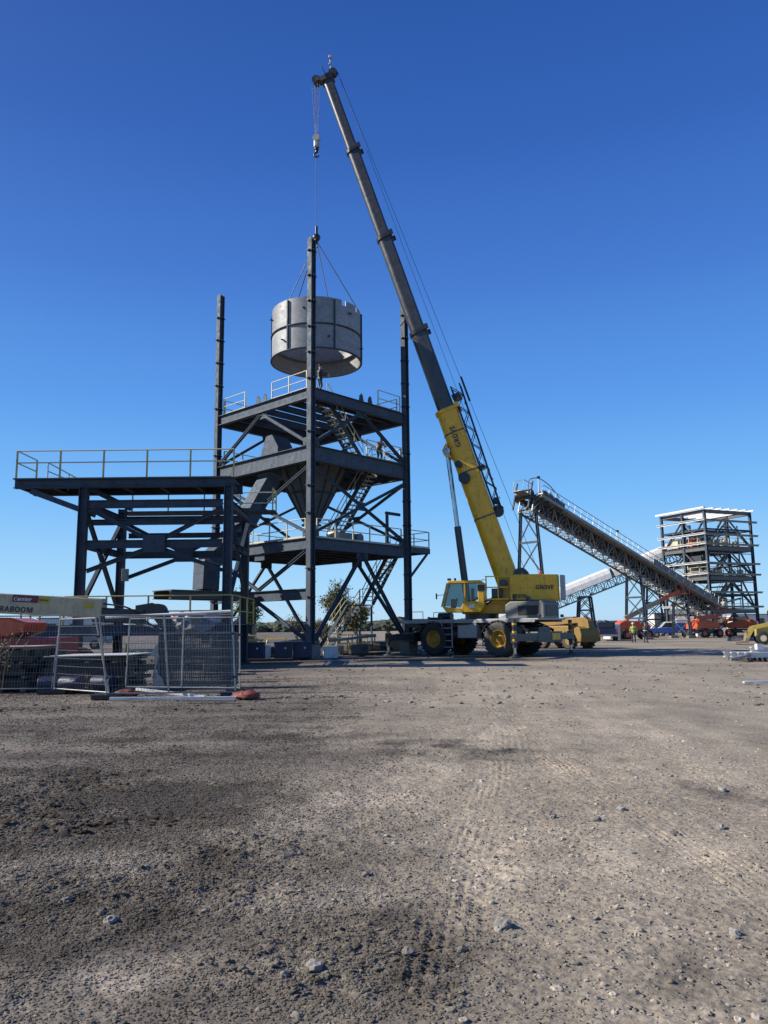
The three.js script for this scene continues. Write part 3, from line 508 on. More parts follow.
// ---------- temporary mesh fence ----------
{
  const fenceM = M('fence_galvanised', 0.34, 0.35, 0.35, 0.45, 0.4);
  const wireM = M('fence_wire', 0.27, 0.275, 0.28, 0.6, 0.1);
  // a panel from (x0, z0) to (x1, z1); top edge shifted by lean
  const panel = (label, a, b, H, leanA, leanB, posts) => {
    const g = thing('fence_panel', label, 'fence', [a[0], 0, a[1]], 0, 'temporary mesh fence panels');
    const A0 = V(0, 0.12, 0), B0 = V(b[0] - a[0], 0.12, b[1] - a[1]), A1 = A0.clone().add(V(leanA[0], H - 0.12, leanA[1])), B1 = B0.clone().add(V(leanB[0], H - 0.12, leanB[1]));
    const P = (u, v) => A0.clone().lerp(B0, u).lerp(A1.clone().lerp(B1, u), v), sag = rr(0.03, 0.09), ph = rr(0, 6), Q = (u, v) => P(u, v).add(V(0, 0, sag * Math.sin(Math.PI * u) * Math.sin(Math.PI * v) * Math.sin(5 * u + ph)));
    part(g, 'frame', [pipe(A0, A1, 0.021, 6), pipe(B0, B1, 0.021, 6), pipe(P(0, 0.995), P(1, 0.995), 0.019, 6), pipe(P(0, 0.01), P(1, 0.01), 0.019, 6)], fenceM);
    for (const u of posts) part(g, 'upright', pipe(P(u, 0.01), P(u, 0.99), 0.022, 6), fenceM);
    const L = A0.distanceTo(B0), w = [], n = Math.round(L / 0.075);
    for (let i = 1; i < n; i++) { const u = (i + rr(-0.12, 0.12)) / n; for (let k = 0; k < 4; k++) w.push(bar(Q(u, 0.01 + k * 0.245), Q(u, 0.01 + (k + 1) * 0.245), 0.0042)); }
    for (let i = 1; i < 9; i++) for (let k = 0; k < 6; k++) w.push(bar(Q(k / 6, i / 9), Q((k + 1) / 6, i / 9), 0.0048));
    part(g, 'wire_mesh', w, wireM);
    for (const v of [0.2, 0.75]) part(g, 'clamp', [bx(0.09, 0.05, 0.09, P(1, v).x, P(1, v).y, P(1, v).z)], black);
    part(g, 'foot', [box_r(0.7, 0.12, 0.22, 0.0, 0.06, 0, 0.02)], black); part(g, 'foot', [box_r(0.7, 0.12, 0.22, B0.x, 0.06, B0.z, 0.02)], black);
    return g;
  };
  panel('upright mesh fence panel at the left edge in front of the dark stacked timber', [-12.0, -20.7], [-8.82, -20.75], 2.05, [0.05, 0], [0.13, 0.0], []);
  panel('mesh fence panel between the left edge panel and the leaning panels', [-8.74, -20.7], [-6.75, -19.2], 1.95, [0.12, 0.1], [-0.36, 0.15], []);
  panel('leaning mesh fence panel with loose white rails in front of the grey grating bundle', [-6.7, -18.9], [-3.62, -18.95], 2.0, [-0.15, 0.3], [-0.17, -0.25], [0.48]);
  panel('slack mesh fence panel standing just behind the leaning one', [-6.95, -21.0], [-3.75, -20.2], 1.95, [0.05, 0], [-0.05, -0.1], [0.5]);
  // rails lying loose on and under the leaning panels
  single('loose_rail', 'white rail resting across the top of the leaning fence panels', 'rail', pipe(V(-6.9, 1.95, -19.15), V(-3.8, 2.07, -19.1), 0.035, 6), plasticW);
  single('loose_rail', 'pale rail lying on the ground along the foot of the leaning fence panel', 'rail', bar(V(-6.5, 0.05, -18.55), V(-3.5, 0.05, -18.4), 0.08, 0.06), plasticW);
  single('loose_rail', 'pale rail lying on the ground askew behind the leaning fence panel', 'rail', bar(V(-6.3, 0.16, -19.9), V(-4.3, 0.05, -18.75), 0.08, 0.06), plasticW);
  single('loose_plank', 'short grey plank lying in front of the fence corner', 'plank', bar(V(-4.6, 0.04, -18.0), V(-3.4, 0.04, -17.8), 0.12, 0.05), concrete);
  const bag = (label, x, z, s, turn) => { const g = new THREE.SphereGeometry(1, 20, 12), p = g.attributes.position; for (let i = 0; i < p.count; i++) { const k = 0.6 + 0.8 * fbm(p.getX(i) * 2.6 + 9 + x, p.getY(i) * 3 + p.getZ(i) * 2 + 9, 3), y = p.getY(i); p.setXYZ(i, p.getX(i) * k * 0.34 * s, Math.max(-0.08, y * k * 0.15) * s, p.getZ(i) * k * 0.24 * s); } g.computeVertexNormals(); single('sandbag', label, 'sandbag', g, sandbag, [x, 0.1 * s, z], turn, 'red sandbags at the fence feet'); };
  bag('red sandbag on the fence foot left of the leaning panel', -6.45, -19.55, 0.75, 0.4); bag('faded red sandbag slumped at the right end of the fence', -3.28, -18.6, 0.8, 0.2); bag('red sandbag lying on another at the right end of the fence', -3.5, -18.85, 0.7, -0.5);
}
// ---------- timber stacks, grating bundle, barricade behind the fence ----------
{
  const tone = [woodD, M('timber_grey', 0.07, 0.065, 0.06, 0.9), M('timber_black', 0.022, 0.021, 0.02, 0.9)];
  const stack = (label, x, z, w, rows, turn, sheet) => {
    const g = thing('timber_stack', label, 'timber stack', [x, 0, z], turn, 'stacks of dark timber behind the fence'); let y = 0.1;
    for (let k = 0; k < 3; k++) part(g, 'bearer', bx(0.14, 0.12, 2.0, -w / 2 + 0.2 + k * (w - 0.4) / 2, 0.06, 0), wood);
    for (let r = 0; r < rows; r++) {
      const h = [0.14, 0.1, 0.18][r % 3]; y += h / 2 + 0.012;
      for (let c = 0; c < 6; c++) { const l = w * rr(0.8, 1.04); part(g, 'timber', bx(l, h, 0.26, rr(-0.12, 0.12), y, -0.82 + c * 0.31 + rr(-0.02, 0.02)), tone[Math.floor(rnd() * 3)]); }
      y += h / 2; if (r % 2) { for (let k = 0; k < 3; k++) part(g, 'bearer', bx(0.1, 0.05, 1.9, -w / 2 + 0.3 + k * (w - 0.6) / 2 + rr(-0.1, 0.1), y + 0.026, 0), wood); y += 0.052; }
    }
    if (sheet) part(g, 'top_sheet', bx(w * 1.02, 0.025, 1.9, 0, y + 0.03, 0).rotateZ(0.01), sheet);
    return y;
  };
  const y1 = stack('stack of dark timber under a pale plywood sheet, furthest left behind the fence', -11.3, -22.4, 3.1, 6, 0.04, M('plywood_pale', 0.42, 0.37, 0.30, 0.8));
  stack('stack of dark timber under a white sheet, right of the other stack', -8.1, -22.2, 2.3, 5, -0.05, M('sheet_white', 0.62, 0.62, 0.60, 0.7));
  for (const [x, z, l] of [[-8.4, -21.0, 'blue drum lying in front of the right-hand timber stack'], [-7.6, -21.15, 'blue drum beside the fence foot at the right end of the timber'], [-9.0, -21.1, 'blue drum nearest the upright fence post']]) single('drum', l, 'drum', [lathe([[0, -0.3], [0.2, -0.3], [0.21, -0.28], [0.21, -0.1], [0.22, -0.09], [0.21, -0.08], [0.21, 0.28], [0.2, 0.3], [0, 0.3]], 18).rotateZ(Math.PI / 2)], navy, [x, 0.23, z], rr(-0.4, 0.4), 'blue drums by the timber');
  single('bucket', 'white bucket lying at the left edge behind the fence', 'bucket', [lathe([[0, -0.18], [0.13, -0.18], [0.16, 0.18], [0.15, 0.18], [0.12, -0.16]], 16).rotateZ(1.3)], plasticW, [-11.0, 0.2, -21.0], 0.6);
  // bundle of steel gratings on edge
  const b = thing('grating_bundle', 'upright bundle of grey steel grating panels behind the leaning fence', 'grating', [-5.25, 0, -21.7], 0.03);
  const gm = M('grating_grey', 0.15, 0.155, 0.16, 0.7);
  for (let k = 0; k < 5; k++) {
    const w = 2.1 + rr(-0.05, 0.05), h = 1.42 + rr(-0.04, 0.04), z = -0.1 - k * 0.09, x = rr(-0.04, 0.04), L = [bx(w, 0.05, 0.04, x, 0.1, z), bx(w, 0.05, 0.04, x, 0.1 + h, z), bx(0.04, h, 0.04, x - w / 2, 0.1 + h / 2, z), bx(0.04, h, 0.04, x + w / 2, 0.1 + h / 2, z)];
    for (let i = 1; i < 40; i++) L.push(bx(0.012, h - 0.05, 0.03, x - w / 2 + w * i / 40, 0.1 + h / 2, z));
    for (let i = 1; i < 14; i++) L.push(bx(w - 0.05, 0.012, 0.012, x, 0.1 + h * i / 14, z + 0.02));
    part(b, 'grating_panel', L, gm);
  }
  part(b, 'bearer', [bx(0.12, 0.1, 0.8, -0.8, 0.05, -0.25), bx(0.12, 0.1, 0.8, 0.8, 0.05, -0.25)], wood);
  part(b, 'torn_wrap', [prism([[-0.06, 0.1], [0.05, 0.3], [-0.02, 0.6], [0.07, 0.9], [0.0, 1.25], [-0.1, 1.1], [-0.03, 0.7], [-0.1, 0.35]], 0.02).translate(-1.1, 0, -0.02), prism([[-0.2, 0.0], [0.2, 0.02], [0.1, 0.3], [-0.05, 0.45]], 0.1).translate(-1.0, 0.02, 0.1)], M('wrap', 0.45, 0.43, 0.36, 0.8));
  // striped barricade
  const s = thing('barricade', 'yellow and white striped barricade board on folding legs behind the fence', 'barricade', [-7.4, 0, -24.5], 0.05);
  for (let i = 0; i < 12; i++) part(s, 'stripe', prism([[0, 0], [0.13, 0], [0.19, 0.18], [0.06, 0.18]], 0.03).translate(-0.75 + i * 0.13, 0.82, 0), i % 2 ? M('stripe_yellow', 0.55, 0.42, 0.12, 0.6) : plasticW);
  part(s, 'leg', [bar(V(-0.7, 1.2, 0), V(-0.35, 0.0, 0.35), 0.06, 0.08)], railY); part(s, 'leg', [bar(V(-0.7, 1.2, 0), V(-0.9, 0.0, -0.3), 0.06, 0.08)], railY); part(s, 'leg', bar(V(0.7, 1.1, 0), V(0.8, 0.0, 0.3), 0.06, 0.08), railY);
  // rubbish seen through the mesh
  single('tarpaulin_heap', 'grey tarpaulin heap seen above the grating bundle', 'tarpaulin', [rockGeo(31, 3, 0.8).scale(0.7, 0.55, 0.5)], M('tarp_grey', 0.16, 0.17, 0.18, 0.7), [-7.7, 1.9, -30.5]);
  single('tarpaulin_heap', 'red and white rubbish bags heaped on the low deck', 'bags', [rockGeo(32, 3, 0.8).scale(0.55, 0.4, 0.45)], redM, [-8.4, 2.05, -32.5]);
  single('tarpaulin_heap', 'pale plastic wrapped parcel on the low deck beside the column', 'parcel', [box_r(0.9, 0.5, 0.6, 0, 0.25, 0, 0.08)], plasticW, [-7.5, 1.87, -33.6], 0.2);
}
// ---------- orange boom lift on the left ----------
{
  const t = thing('boom_lift', 'orange boom lift with a long cream boom and black jib behind the fence', 'boom lift', [-13.45, -0.04, -25.2], 0.05);
  const chassis = part(t, 'chassis', [box_r(4.6, 0.75, 1.9, 0.9, 1.1, 0, 0.14), box_r(1.0, 0.4, 2.3, -1.6, 0.7, 0, 0.05), box_r(1.0, 0.4, 2.3, 1.2, 0.7, 0, 0.05)], redM);
  for (const [x, z] of [[-1.5, 1.15], [3.15, 1.15], [-1.5, -1.15], [3.15, -1.15]]) { const w = part(t, 'wheel', [lathe([[0.25, -0.2], [0.5, -0.21], [0.55, -0.14], [0.56, 0.14], [0.5, 0.21], [0.25, 0.2]], 24).rotateX(Math.PI / 2).translate(x, 0.56, z)], rubber); part(w, 'rim', [cylZ(0.27, 0.3, x, 0.56, z, 18)], orange); }
  const body = prism([[-2.3, 1.5], [1.6, 1.5], [2.05, 1.65], [2.1, 1.95], [1.6, 2.1], [-2.3, 2.18]], 1.9, 0.06);
  part(t, 'turntable_cover', body, orange, 'red-orange rounded engine cover');
  part(t, 'counterweight', box_r(0.9, 0.75, 2.0, -2.6, 1.5, 0, 0.1), orange);
  const bm = part(t, 'boom', [box_r(7.8, 0.62, 0.55, 0.5, 2.62, 1.0, 0.04).rotateZ(-0.06)], cream, 'long cream box boom');
  part(bm, 'sign', [bx(0.78, 0.22, 0.012, 2.05, 2.8, 1.285).rotateZ(-0.06)], M('sign_plum', 0.10, 0.012, 0.03, 0.5), 'plum sign with white script');
  part(bm, 'sign_lettering', letters('Carrier', 0.105, 0.006, 0.2, fontSerif).translate(1.98, 2.79, 1.293).rotateZ(-0.06), white);
  part(bm, 'sign', [prism([[0, -0.1], [0.32, -0.1], [0.32, 0.1], [0, 0.1]], 0.012).translate(2.46, 2.8, 1.285).rotateZ(-0.06)], M('sign_mustard', 0.36, 0.30, 0.03, 0.5), 'small mustard sign');
  part(bm, 'sign_lettering', letters('Rental', 0.06, 0.006).translate(2.62, 2.79, 1.293).rotateZ(-0.06), black);
  part(bm, 'sign', [prism([[0, -0.1], [0.3, -0.1], [0.3, 0.1], [0, 0.1]], 0.012).translate(3.85, 2.7, 1.285).rotateZ(-0.06)], M('sign_mustard', 0.36, 0.30, 0.03, 0.5), 'small mustard warning plate');
  part(bm, 'boom_lettering', letters('LIFT  ULTRABOOM', 0.17, 0.006).translate(1.3, 2.46, 1.284).rotateZ(-0.06), black);
  const jib = part(t, 'jib', [box_r(1.6, 0.46, 0.42, 4.9, 2.42, 1.0, 0.05).rotateZ(-0.06), prism([[5.55, 2.02], [6.05, 2.1], [6.5, 1.9], [6.85, 1.2], [7.0, 0.5], [6.75, 0.5], [6.55, 1.1], [6.1, 1.62], [5.55, 1.75]], 0.3, 0.03).translate(0, 0.42, 1.0), cylZ(0.24, 0.5, 6.25, 2.25, 1.0, 16)], black, 'black folded jib');
  part(jib, 'jib_cylinder', pipe(V(5.2, 2.0, 1.0), V(6.4, 1.7, 1.0), 0.06, 8), chrome);
  part(t, 'hose', [new THREE.TubeGeometry(new THREE.CatmullRomCurve3([V(4.6, 2.5, 1.25), V(5.4, 2.35, 1.3), V(6.0, 1.9, 1.3), V(6.5, 1.6, 1.25)]), 16, 0.03, 6)], rubber);
}
// ---------- weeds at the left edge ----------
function leafCloud(n, place, size, sx = 1) {
  const pos = []; for (let i = 0; i < n; i++) { const [x, y, z] = place(i), s = size * rr(0.6, 1.4), u = V(rr(-1, 1), rr(-1, 1), rr(-1, 1)).normalize(), w = V(rr(-1, 1), rr(-1, 1), rr(-1, 1)).cross(u).normalize(); const p = V(x, y, z), a = p.clone().addScaledVector(u, s), b = p.clone().addScaledVector(w, s * 0.45 * sx), c = p.clone().addScaledVector(u, -s), d = p.clone().addScaledVector(w, -s * 0.45 * sx); pos.push(...a, ...b, ...c, ...a, ...c, ...d); }
  const g = new THREE.BufferGeometry(); g.setAttribute('position', new THREE.Float32BufferAttribute(pos, 3)); g.computeVertexNormals(); g.setAttribute('uv', new THREE.Float32BufferAttribute(new Float32Array(pos.length / 3 * 2), 2)); return g;
}
const leafM = (n, r, g, b) => M(n, r, g, b, 0.9, 0, { side: THREE.DoubleSide });
{
  const t = thing('weed', 'tall straggly dry weed growing by the fence at the left edge', 'weed', [-10.6, 0, -21.35]);
  const st = [], tips = []; for (let i = 0; i < 16; i++) { let p = V(rr(-0.3, 0.3), 0, rr(-0.2, 0.2)), d = V(rr(-0.35, 0.35), 1, rr(-0.3, 0.3)); for (let k = 0; k < 6; k++) { const q = p.clone().addScaledVector(d, rr(0.18, 0.3)); st.push(pipe(p, q, 0.008, 4)); p = q; d.x += rr(-0.3, 0.3); d.z += rr(-0.2, 0.2); if (k > 1) tips.push(p.clone()); } }
  part(t, 'stem', st, leafM('weed_stem', 0.16, 0.12, 0.06));
  part(t, 'foliage', leafCloud(420, () => { const p = tips[Math.floor(rnd() * tips.length)]; return [p.x + rr(-0.12, 0.12), p.y + rr(-0.12, 0.12), p.z + rr(-0.12, 0.12)]; }, 0.035), leafM('weed_leaf', 0.17, 0.14, 0.06)).userData.kind = 'stuff';
}
// ---------- mobile crane ----------
// carrier axes: x forward (left and away), z to the carrier's right (away to the right)
const heading = Math.atan2(0.643, -0.766);
{
  const t = thing('mobile_crane', 'yellow and grey rough terrain crane with a long telescopic boom', 'crane', [5.4, 0, -44.27], heading);
  const toLocal = p => p.clone().sub(V(5.4, 0, -44.27)).applyAxisAngle(V(0, 1, 0), -heading);
  const AX = 2.15, R = 0.94;
  // carrier frame
  const fr = part(t, 'carrier_frame', [box_r(8.2, 0.62, 1.3, 0, 1.25, 0, 0.04), box_r(3.6, 0.3, 2.5, 0.2, 1.72, 0, 0.04)], greyDark);
  part(t, 'deck_plate', [box_r(9.3, 0.09, 3.0, 0.1, 1.98, 0, 0.02), bx(8.9, 0.14, 0.06, 0.1, 1.9, -1.5), bx(8.9, 0.14, 0.06, 0.1, 1.9, 1.5)], greyPaint);
  for (const s of [-1, 1]) { part(t, 'side_locker', box_r(1.25, 0.85, 0.55, -0.1, 1.42, s * 1.22, 0.04), greyPaint); part(t, 'fuel_tank', [cyl(0.3, 1.0, 0, 0, 0, 18).rotateZ(Math.PI / 2).translate(1.0, 1.2, s * 1.05)], greyDark);
    const ld = part(t, 'step_ladder', [bx(0.05, 1.5, 0.05, 0.85, 1.2, s * 1.56), bx(0.05, 1.5, 0.05, 1.55, 1.2, s * 1.56)], greyPaint); for (const y of [0.5, 0.85, 1.2, 1.55, 1.9]) part(ld, 'rung', bx(0.66, 0.04, 0.1, 1.2, y, s * 1.56), greyPaint); }
  part(t, 'engine_hood', [prism([[-4.55, 2.03], [-2.2, 2.03], [-2.2, 2.75], [-2.5, 2.95], [-4.4, 2.95], [-4.55, 2.8]], 1.7, 0.05)], M('hood_grey', 0.17, 0.175, 0.175, 0.55));
  part(t, 'engine_grille', [bx(0.02, 0.6, 1.3, -4.57, 2.45, 0), bx(1.2, 0.5, 0.02, -3.6, 2.45, -0.86)], black);
  part(t, 'exhaust', [pipe(V(-2.6, 2.9, -0.5), V(-2.6, 3.35, -0.5), 0.07, 10), pipe(V(-3.4, 2.9, -0.4), V(-3.4, 3.2, -0.4), 0.12, 10)], greyDark);
  for (const s of [-1, 1]) for (const x of [-AX, AX]) {
    const fn = []; for (let i = 0; i < 9; i++) { const a = 0.35 + i / 8 * 2.45, b = 0.35 + (i + 1) / 8 * 2.45; if (i < 8) fn.push(bar(V(x + Math.cos(a) * 1.12, R + Math.sin(a) * 1.0, s * 1.22), V(x + Math.cos(b) * 1.12, R + Math.sin(b) * 1.0, s * 1.22), 0.72, 0.03)); }
    part(t, 'fender', fn, greyDark);
  }
  const wheelGeo = merge([lathe([[0.47, -0.28], [0.62, -0.35], [0.86, -0.36], [0.90, -0.30], [0.91, 0], [0.90, 0.30], [0.86, 0.36], [0.62, 0.35], [0.47, 0.28]], 40).rotateX(Math.PI / 2), ...Array.from({ length: 26 }, (_, i) => [1, -1].map(k => bx(0.085, 0.055, 0.37, 0, 0.925, k * 0.17).rotateY(k * 0.38).rotateZ((i + (k > 0 ? 0.5 : 0)) / 26 * 6.2832))).flat()]);
  const rimGeo = merge([lathe([[0.0, 0.02], [0.13, 0.02], [0.15, 0.12], [0.22, 0.13], [0.24, 0.02], [0.38, 0.06], [0.42, 0.22], [0.475, 0.29], [0.49, 0.29], [0.49, -0.2]], 32).rotateX(Math.PI / 2), ...Array.from({ length: 12 }, (_, i) => cylZ(0.022, 0.05, Math.cos(i / 12 * 6.2832) * 0.31, Math.sin(i / 12 * 6.2832) * 0.31, 0.06, 6))]);
  for (const s of [-1, 1]) for (const x of [-AX, AX]) { const steer = x > 0 ? 0.0 : 0.0; const w = part(t, 'wheel', wheelGeo.clone(), s < 0 && x < 0 ? rubberDust : rubber); w.position.set(x, R + 0.0, s * 1.28); w.rotation.y = (s < 0 ? Math.PI : 0) + steer; const r = part(w, 'rim', rimGeo.clone(), hubY); r.position.z = 0.02; part(t, 'axle', cylZ(0.16, 1.0, x, R, s * 0.5), greyDark); }
  for (const s of [-1, 1]) { part(t, 'tool_box', [box_r(0.7, 0.45, 0.4, -3.1, 1.45, s * 1.2, 0.03), box_r(0.5, 0.35, 0.35, 3.3, 1.5, s * 1.2, 0.03)], greyDark); part(t, 'hose_bundle', [0, 0.06, 0.12].map(k => new THREE.TubeGeometry(new THREE.CatmullRomCurve3([V(-3.9, 1.3 + k, s * 1.38), V(-2.9, 1.75 + k * 0.5, s * 1.45), V(-1.2, 1.8 + k * 0.4, s * 1.44), V(0.4, 1.72 + k, s * 1.5), V(1.9, 1.84, s * 1.42), V(3.8, 1.35 + k, s * 1.36)]), 40, 0.028, 5)), black); part(t, 'work_lamp', [box_r(0.12, 0.16, 0.2, 4.5, 2.15, s * 1.2, 0.02), box_r(0.12, 0.16, 0.2, -4.5, 2.15, s * 1.25, 0.02)], black); part(t, 'hand_rail', [pipe(V(3.0, 2.02, s * 1.4), V(3.0, 2.5, s * 1.4), 0.02, 5), pipe(V(4.3, 2.02, s * 1.4), V(4.3, 2.5, s * 1.4), 0.02, 5), pipe(V(3.0, 2.5, s * 1.4), V(4.3, 2.5, s * 1.4), 0.02, 5)], greyDark); }
  part(t, 'coiled_cable', new THREE.TorusGeometry(0.3, 0.07, 8, 20).rotateX(Math.PI / 2).translate(2.6, 2.1, -0.7), black);
  part(t, 'air_tank', [cyl(0.2, 0.9, 0, 0, 0, 14).rotateZ(Math.PI / 2).translate(2.6, 2.25, 0.3)], greyDark);
  // outriggers
  for (const x of [-4.05, 4.15]) {
    part(t, 'outrigger_box', [box_r(0.75, 0.55, 2.7, x, 1.05, 0, 0.04)], greyDark);
    for (const s of [-1, 1]) {
      part(t, 'outrigger_beam', box_r(0.34, 0.36, 2.3, x + s * 0.18, 1.05, s * 2.35, 0.02), greyDark);
      const j = part(t, 'outrigger_jack', [pipe(V(x + s * 0.18, 0.55, s * 3.4), V(x + s * 0.18, 1.95, s * 3.4), 0.11, 14), bx(0.3, 0.5, 0.2, x + s * 0.18, 1.05, s * 3.4)], greyDark);
      for (let k = 0; k < 6; k++) part(j, 'hazard_band', pipe(V(x + s * 0.18, 0.68 + k * 0.2, s * 3.4), V(x + s * 0.18, 0.78 + k * 0.2, s * 3.4), 0.114, 14), k % 2 ? craneY : black);
      part(j, 'jack_rod', pipe(V(x + s * 0.18, 0.1, s * 3.4), V(x + s * 0.18, 0.56, s * 3.4), 0.075, 12), chrome);
      part(j, 'jack_float', [cyl(0.32, 0.07, x + s * 0.18, 0.09, s * 3.4, 20, 0.26), cyl(0.12, 0.14, x + s * 0.18, 0.18, s * 3.4, 14)], greyDark);
    }
    part(t, 'hazard_plate', bx(0.02, 0.35, 0.9, x + (x > 0 ? 0.39 : -0.39), 1.05, 0.6), craneY);
  }
  part(t, 'front_winch', [cylZ(0.22, 0.7, 4.2, 1.6, 0, 16), box_r(0.9, 0.3, 1.6, 4.1, 1.75, 0, 0.03)], greyDark);
  // superstructure axes, turned on the carrier towards the load
  const tip = toLocal(V(-3.47, 37.75, -46.4)), q0 = V(-0.15, 0, 0);
  const turn = Math.atan2(-(tip.z - q0.z), tip.x - q0.x);
  const F = new THREE.Matrix4().makeRotationY(turn).setPosition(q0);
  const S = (name, geo, mat, label, parent = t) => part(parent, name, merge(geo).applyMatrix4(F), mat, label);
  const reach = Math.hypot(tip.x - q0.x, tip.z - q0.z);
  S('slew_ring', [cyl(0.95, 0.3, 0, 2.16, 0, 32)], greyDark);
  S('turntable', [prism([[-3.2, 2.32], [1.0, 2.32], [1.3, 2.6], [0.6, 2.85], [-0.8, 3.0], [-1.6, 3.85], [-2.2, 3.85], [-3.2, 3.0]], 1.25, 0.04)], craneY);
  for (const s of [-1, 1]) S('boom_bracket', prism([[-2.6, 2.9], [-0.6, 2.9], [-1.3, 4.05], [-1.65, 4.2], [-2.0, 4.05]], 0.08).translate(0, 0, s * 0.72), craneY);
  // counterweight with cut-off rear corners
  const cwp = [[-1.75, -1.45], [-2.75, -1.45], [-4.15, -0.75], [-4.35, -0.55], [-4.35, 0.55], [-4.15, 0.75], [-2.75, 1.45], [-1.75, 1.45]];
  const cw = S('counterweight', prism(cwp, 1.42, 0.04).rotateX(Math.PI / 2).translate(0, 3.72, 0), craneY);
  S('rear_bumper', [prism([[-4.42, -0.62], [-4.66, -0.45], [-4.7, 0], [-4.66, 0.45], [-4.42, 0.62]], 1.36, 0.03).rotateX(Math.PI / 2).translate(0, 3.72, 0)], greyPaint, 'light grey rounded rear panel', cw);
  const ang = Math.atan2(0.70, 1.40);
  // lettering on the near rear corner and the side
  const letter = (g, x, y, z, ry) => g.rotateY(ry).translate(x, y, z);
  S('lettering', letter(letters('GROVE', 0.24, 0.01, 0.15), -3.6, 3.72, -1.04, Math.PI + ang), black, undefined, cw);
  S('lettering', letter(letters('RT890', 0.2, 0.01, 0.15), -2.25, 3.25, -1.462, Math.PI), black, undefined, cw);
  S('hoist', [cylZ(0.36, 1.0, -2.3, 4.45, 0, 22), cylZ(0.42, 0.06, -2.3, 4.45, 0.52, 22), cylZ(0.42, 0.06, -2.3, 4.45, -0.52, 22)], greyDark);
  S('beacon', [cyl(0.07, 0.22, -3.4, 4.55, -0.9, 10), cyl(0.05, 0.12, -2.4, 4.5, -1.1, 10)], orange);
  // side platform with rail by the hoists
  S('side_platform', [bx(1.3, 0.08, 0.55, -1.05, 3.1, -1.2), bx(0.06, 1.3, 0.06, -0.45, 3.7, -1.44), bx(0.06, 1.3, 0.06, -1.1, 3.7, -1.44), bx(1.3, 0.06, 0.06, -1.05, 4.35, -1.44), bx(1.3, 0.06, 0.06, -1.05, 3.75, -1.44)], craneY);
  S('valve_block', [box_r(0.6, 0.5, 0.4, -1.0, 3.45, -0.95, 0.03), cylZ(0.2, 0.5, -1.35, 4.0, -1.0)], greyDark);
  S('control_box', [box_r(0.9, 0.55, 0.5, 0.2, 2.75, -0.85, 0.03)], craneY);
  S('hydraulic_hoses', [new THREE.TubeGeometry(new THREE.CatmullRomCurve3([V(-0.9, 3.3, -0.8), V(-0.3, 3.0, -0.85), V(0.2, 3.2, -0.8), V(0.4, 2.6, -0.75)]), 20, 0.06, 6), new THREE.TubeGeometry(new THREE.CatmullRomCurve3([V(-0.9, 3.2, -0.7), V(-0.2, 2.75, -0.75), V(0.5, 2.5, -0.7)]), 20, 0.06, 6)], black);
  // cab on the near side
  const cz = -1.25, cwid = 0.95;
  const cab = S('cab', [prism([[2.0, 2.74], [1.75, 2.4], [-0.1, 2.4], [-0.35, 2.75], [-0.35, 3.0], [0.75, 3.0], [0.95, 2.62]], cwid, 0.03).translate(0, 0, cz), prism([[-0.35, 2.95], [-0.35, 4.0], [-0.2, 4.1], [-0.02, 4.1], [-0.02, 2.95]], cwid, 0.03).translate(0, 0, cz), prism([[-0.25, 4.0], [1.72, 4.0], [1.6, 4.15], [-0.15, 4.15]], cwid + 0.06, 0.03).translate(0, 0, cz),
    ...[-1, 1].map(s => [bar(V(2.02, 2.72, cz + s * (cwid / 2 - 0.04)), V(1.68, 4.05, cz + s * (cwid / 2 - 0.04)), 0.07, 0.08), bar(V(0.72, 2.95, cz + s * (cwid / 2 - 0.04)), V(0.72, 4.05, cz + s * (cwid / 2 - 0.04)), 0.08, 0.09)]).flat()], craneY, 'yellow operator cab');
  S('windscreen', bar(V(2.02, 2.75, cz), V(1.69, 4.0, cz), cwid - 0.14, 0.012), glass, undefined, cab);
  for (const s of [-1, 1]) { const zz = cz + s * (cwid / 2 - 0.03); S('side_window', prism([[0.98, 2.66], [1.97, 2.76], [1.66, 3.99], [0.77, 3.99], [0.77, 3.02]], 0.012).translate(0, 0, zz), glass, undefined, cab); S('side_window', prism([[0.03, 3.06], [0.67, 3.06], [0.67, 3.99], [0.03, 3.99]], 0.012).translate(0, 0, zz), glass, undefined, cab); }
  S('vent_louvre', bx(0.4, 0.34, 0.02, -0.2, 3.72, cz - cwid / 2 - 0.012), black, undefined, cab);
  S('operator_seat', [box_r(0.5, 0.15, 0.5, 0.6, 2.95, cz, 0.04), box_r(0.14, 0.75, 0.48, 0.33, 3.35, cz, 0.05)], black, undefined, cab);
  S('control_column', [pipe(V(1.35, 2.6, cz), V(1.2, 3.2, cz), 0.05, 8), bx(0.25, 0.5, 0.35, 1.45, 2.9, cz + 0.2)], black, undefined, cab);
  S('grab_rail', [new THREE.TubeGeometry(new THREE.CatmullRomCurve3([V(-0.2, 4.15, cz - 0.4), V(-0.45, 4.15, cz - 0.45), V(-0.5, 3.9, cz - 0.5), V(-0.5, 3.2, cz - 0.5)]), 14, 0.02, 5)], greyPaint, undefined, cab);
  S('wing_mirror', [pipe(V(1.75, 3.4, cz - 0.4), V(2.25, 3.35, cz - 0.55), 0.018, 5), box_r(0.06, 0.32, 0.2, 2.28, 3.3, cz - 0.56, 0.02), cyl(0.06, 0.14, 1.3, 4.25, cz, 10), box_r(0.2, 0.12, 0.18, 1.6, 4.24, cz - 0.2, 0.02)], black, undefined, cab);
  S('door_handle', bx(0.16, 0.04, 0.03, 0.1, 2.95, cz - cwid / 2 - 0.02), black, undefined, cab);
  S('data_plate', bx(0.3, 0.22, 0.008, 0.35, 2.72, cz - cwid / 2 - 0.012), white, undefined, cab);
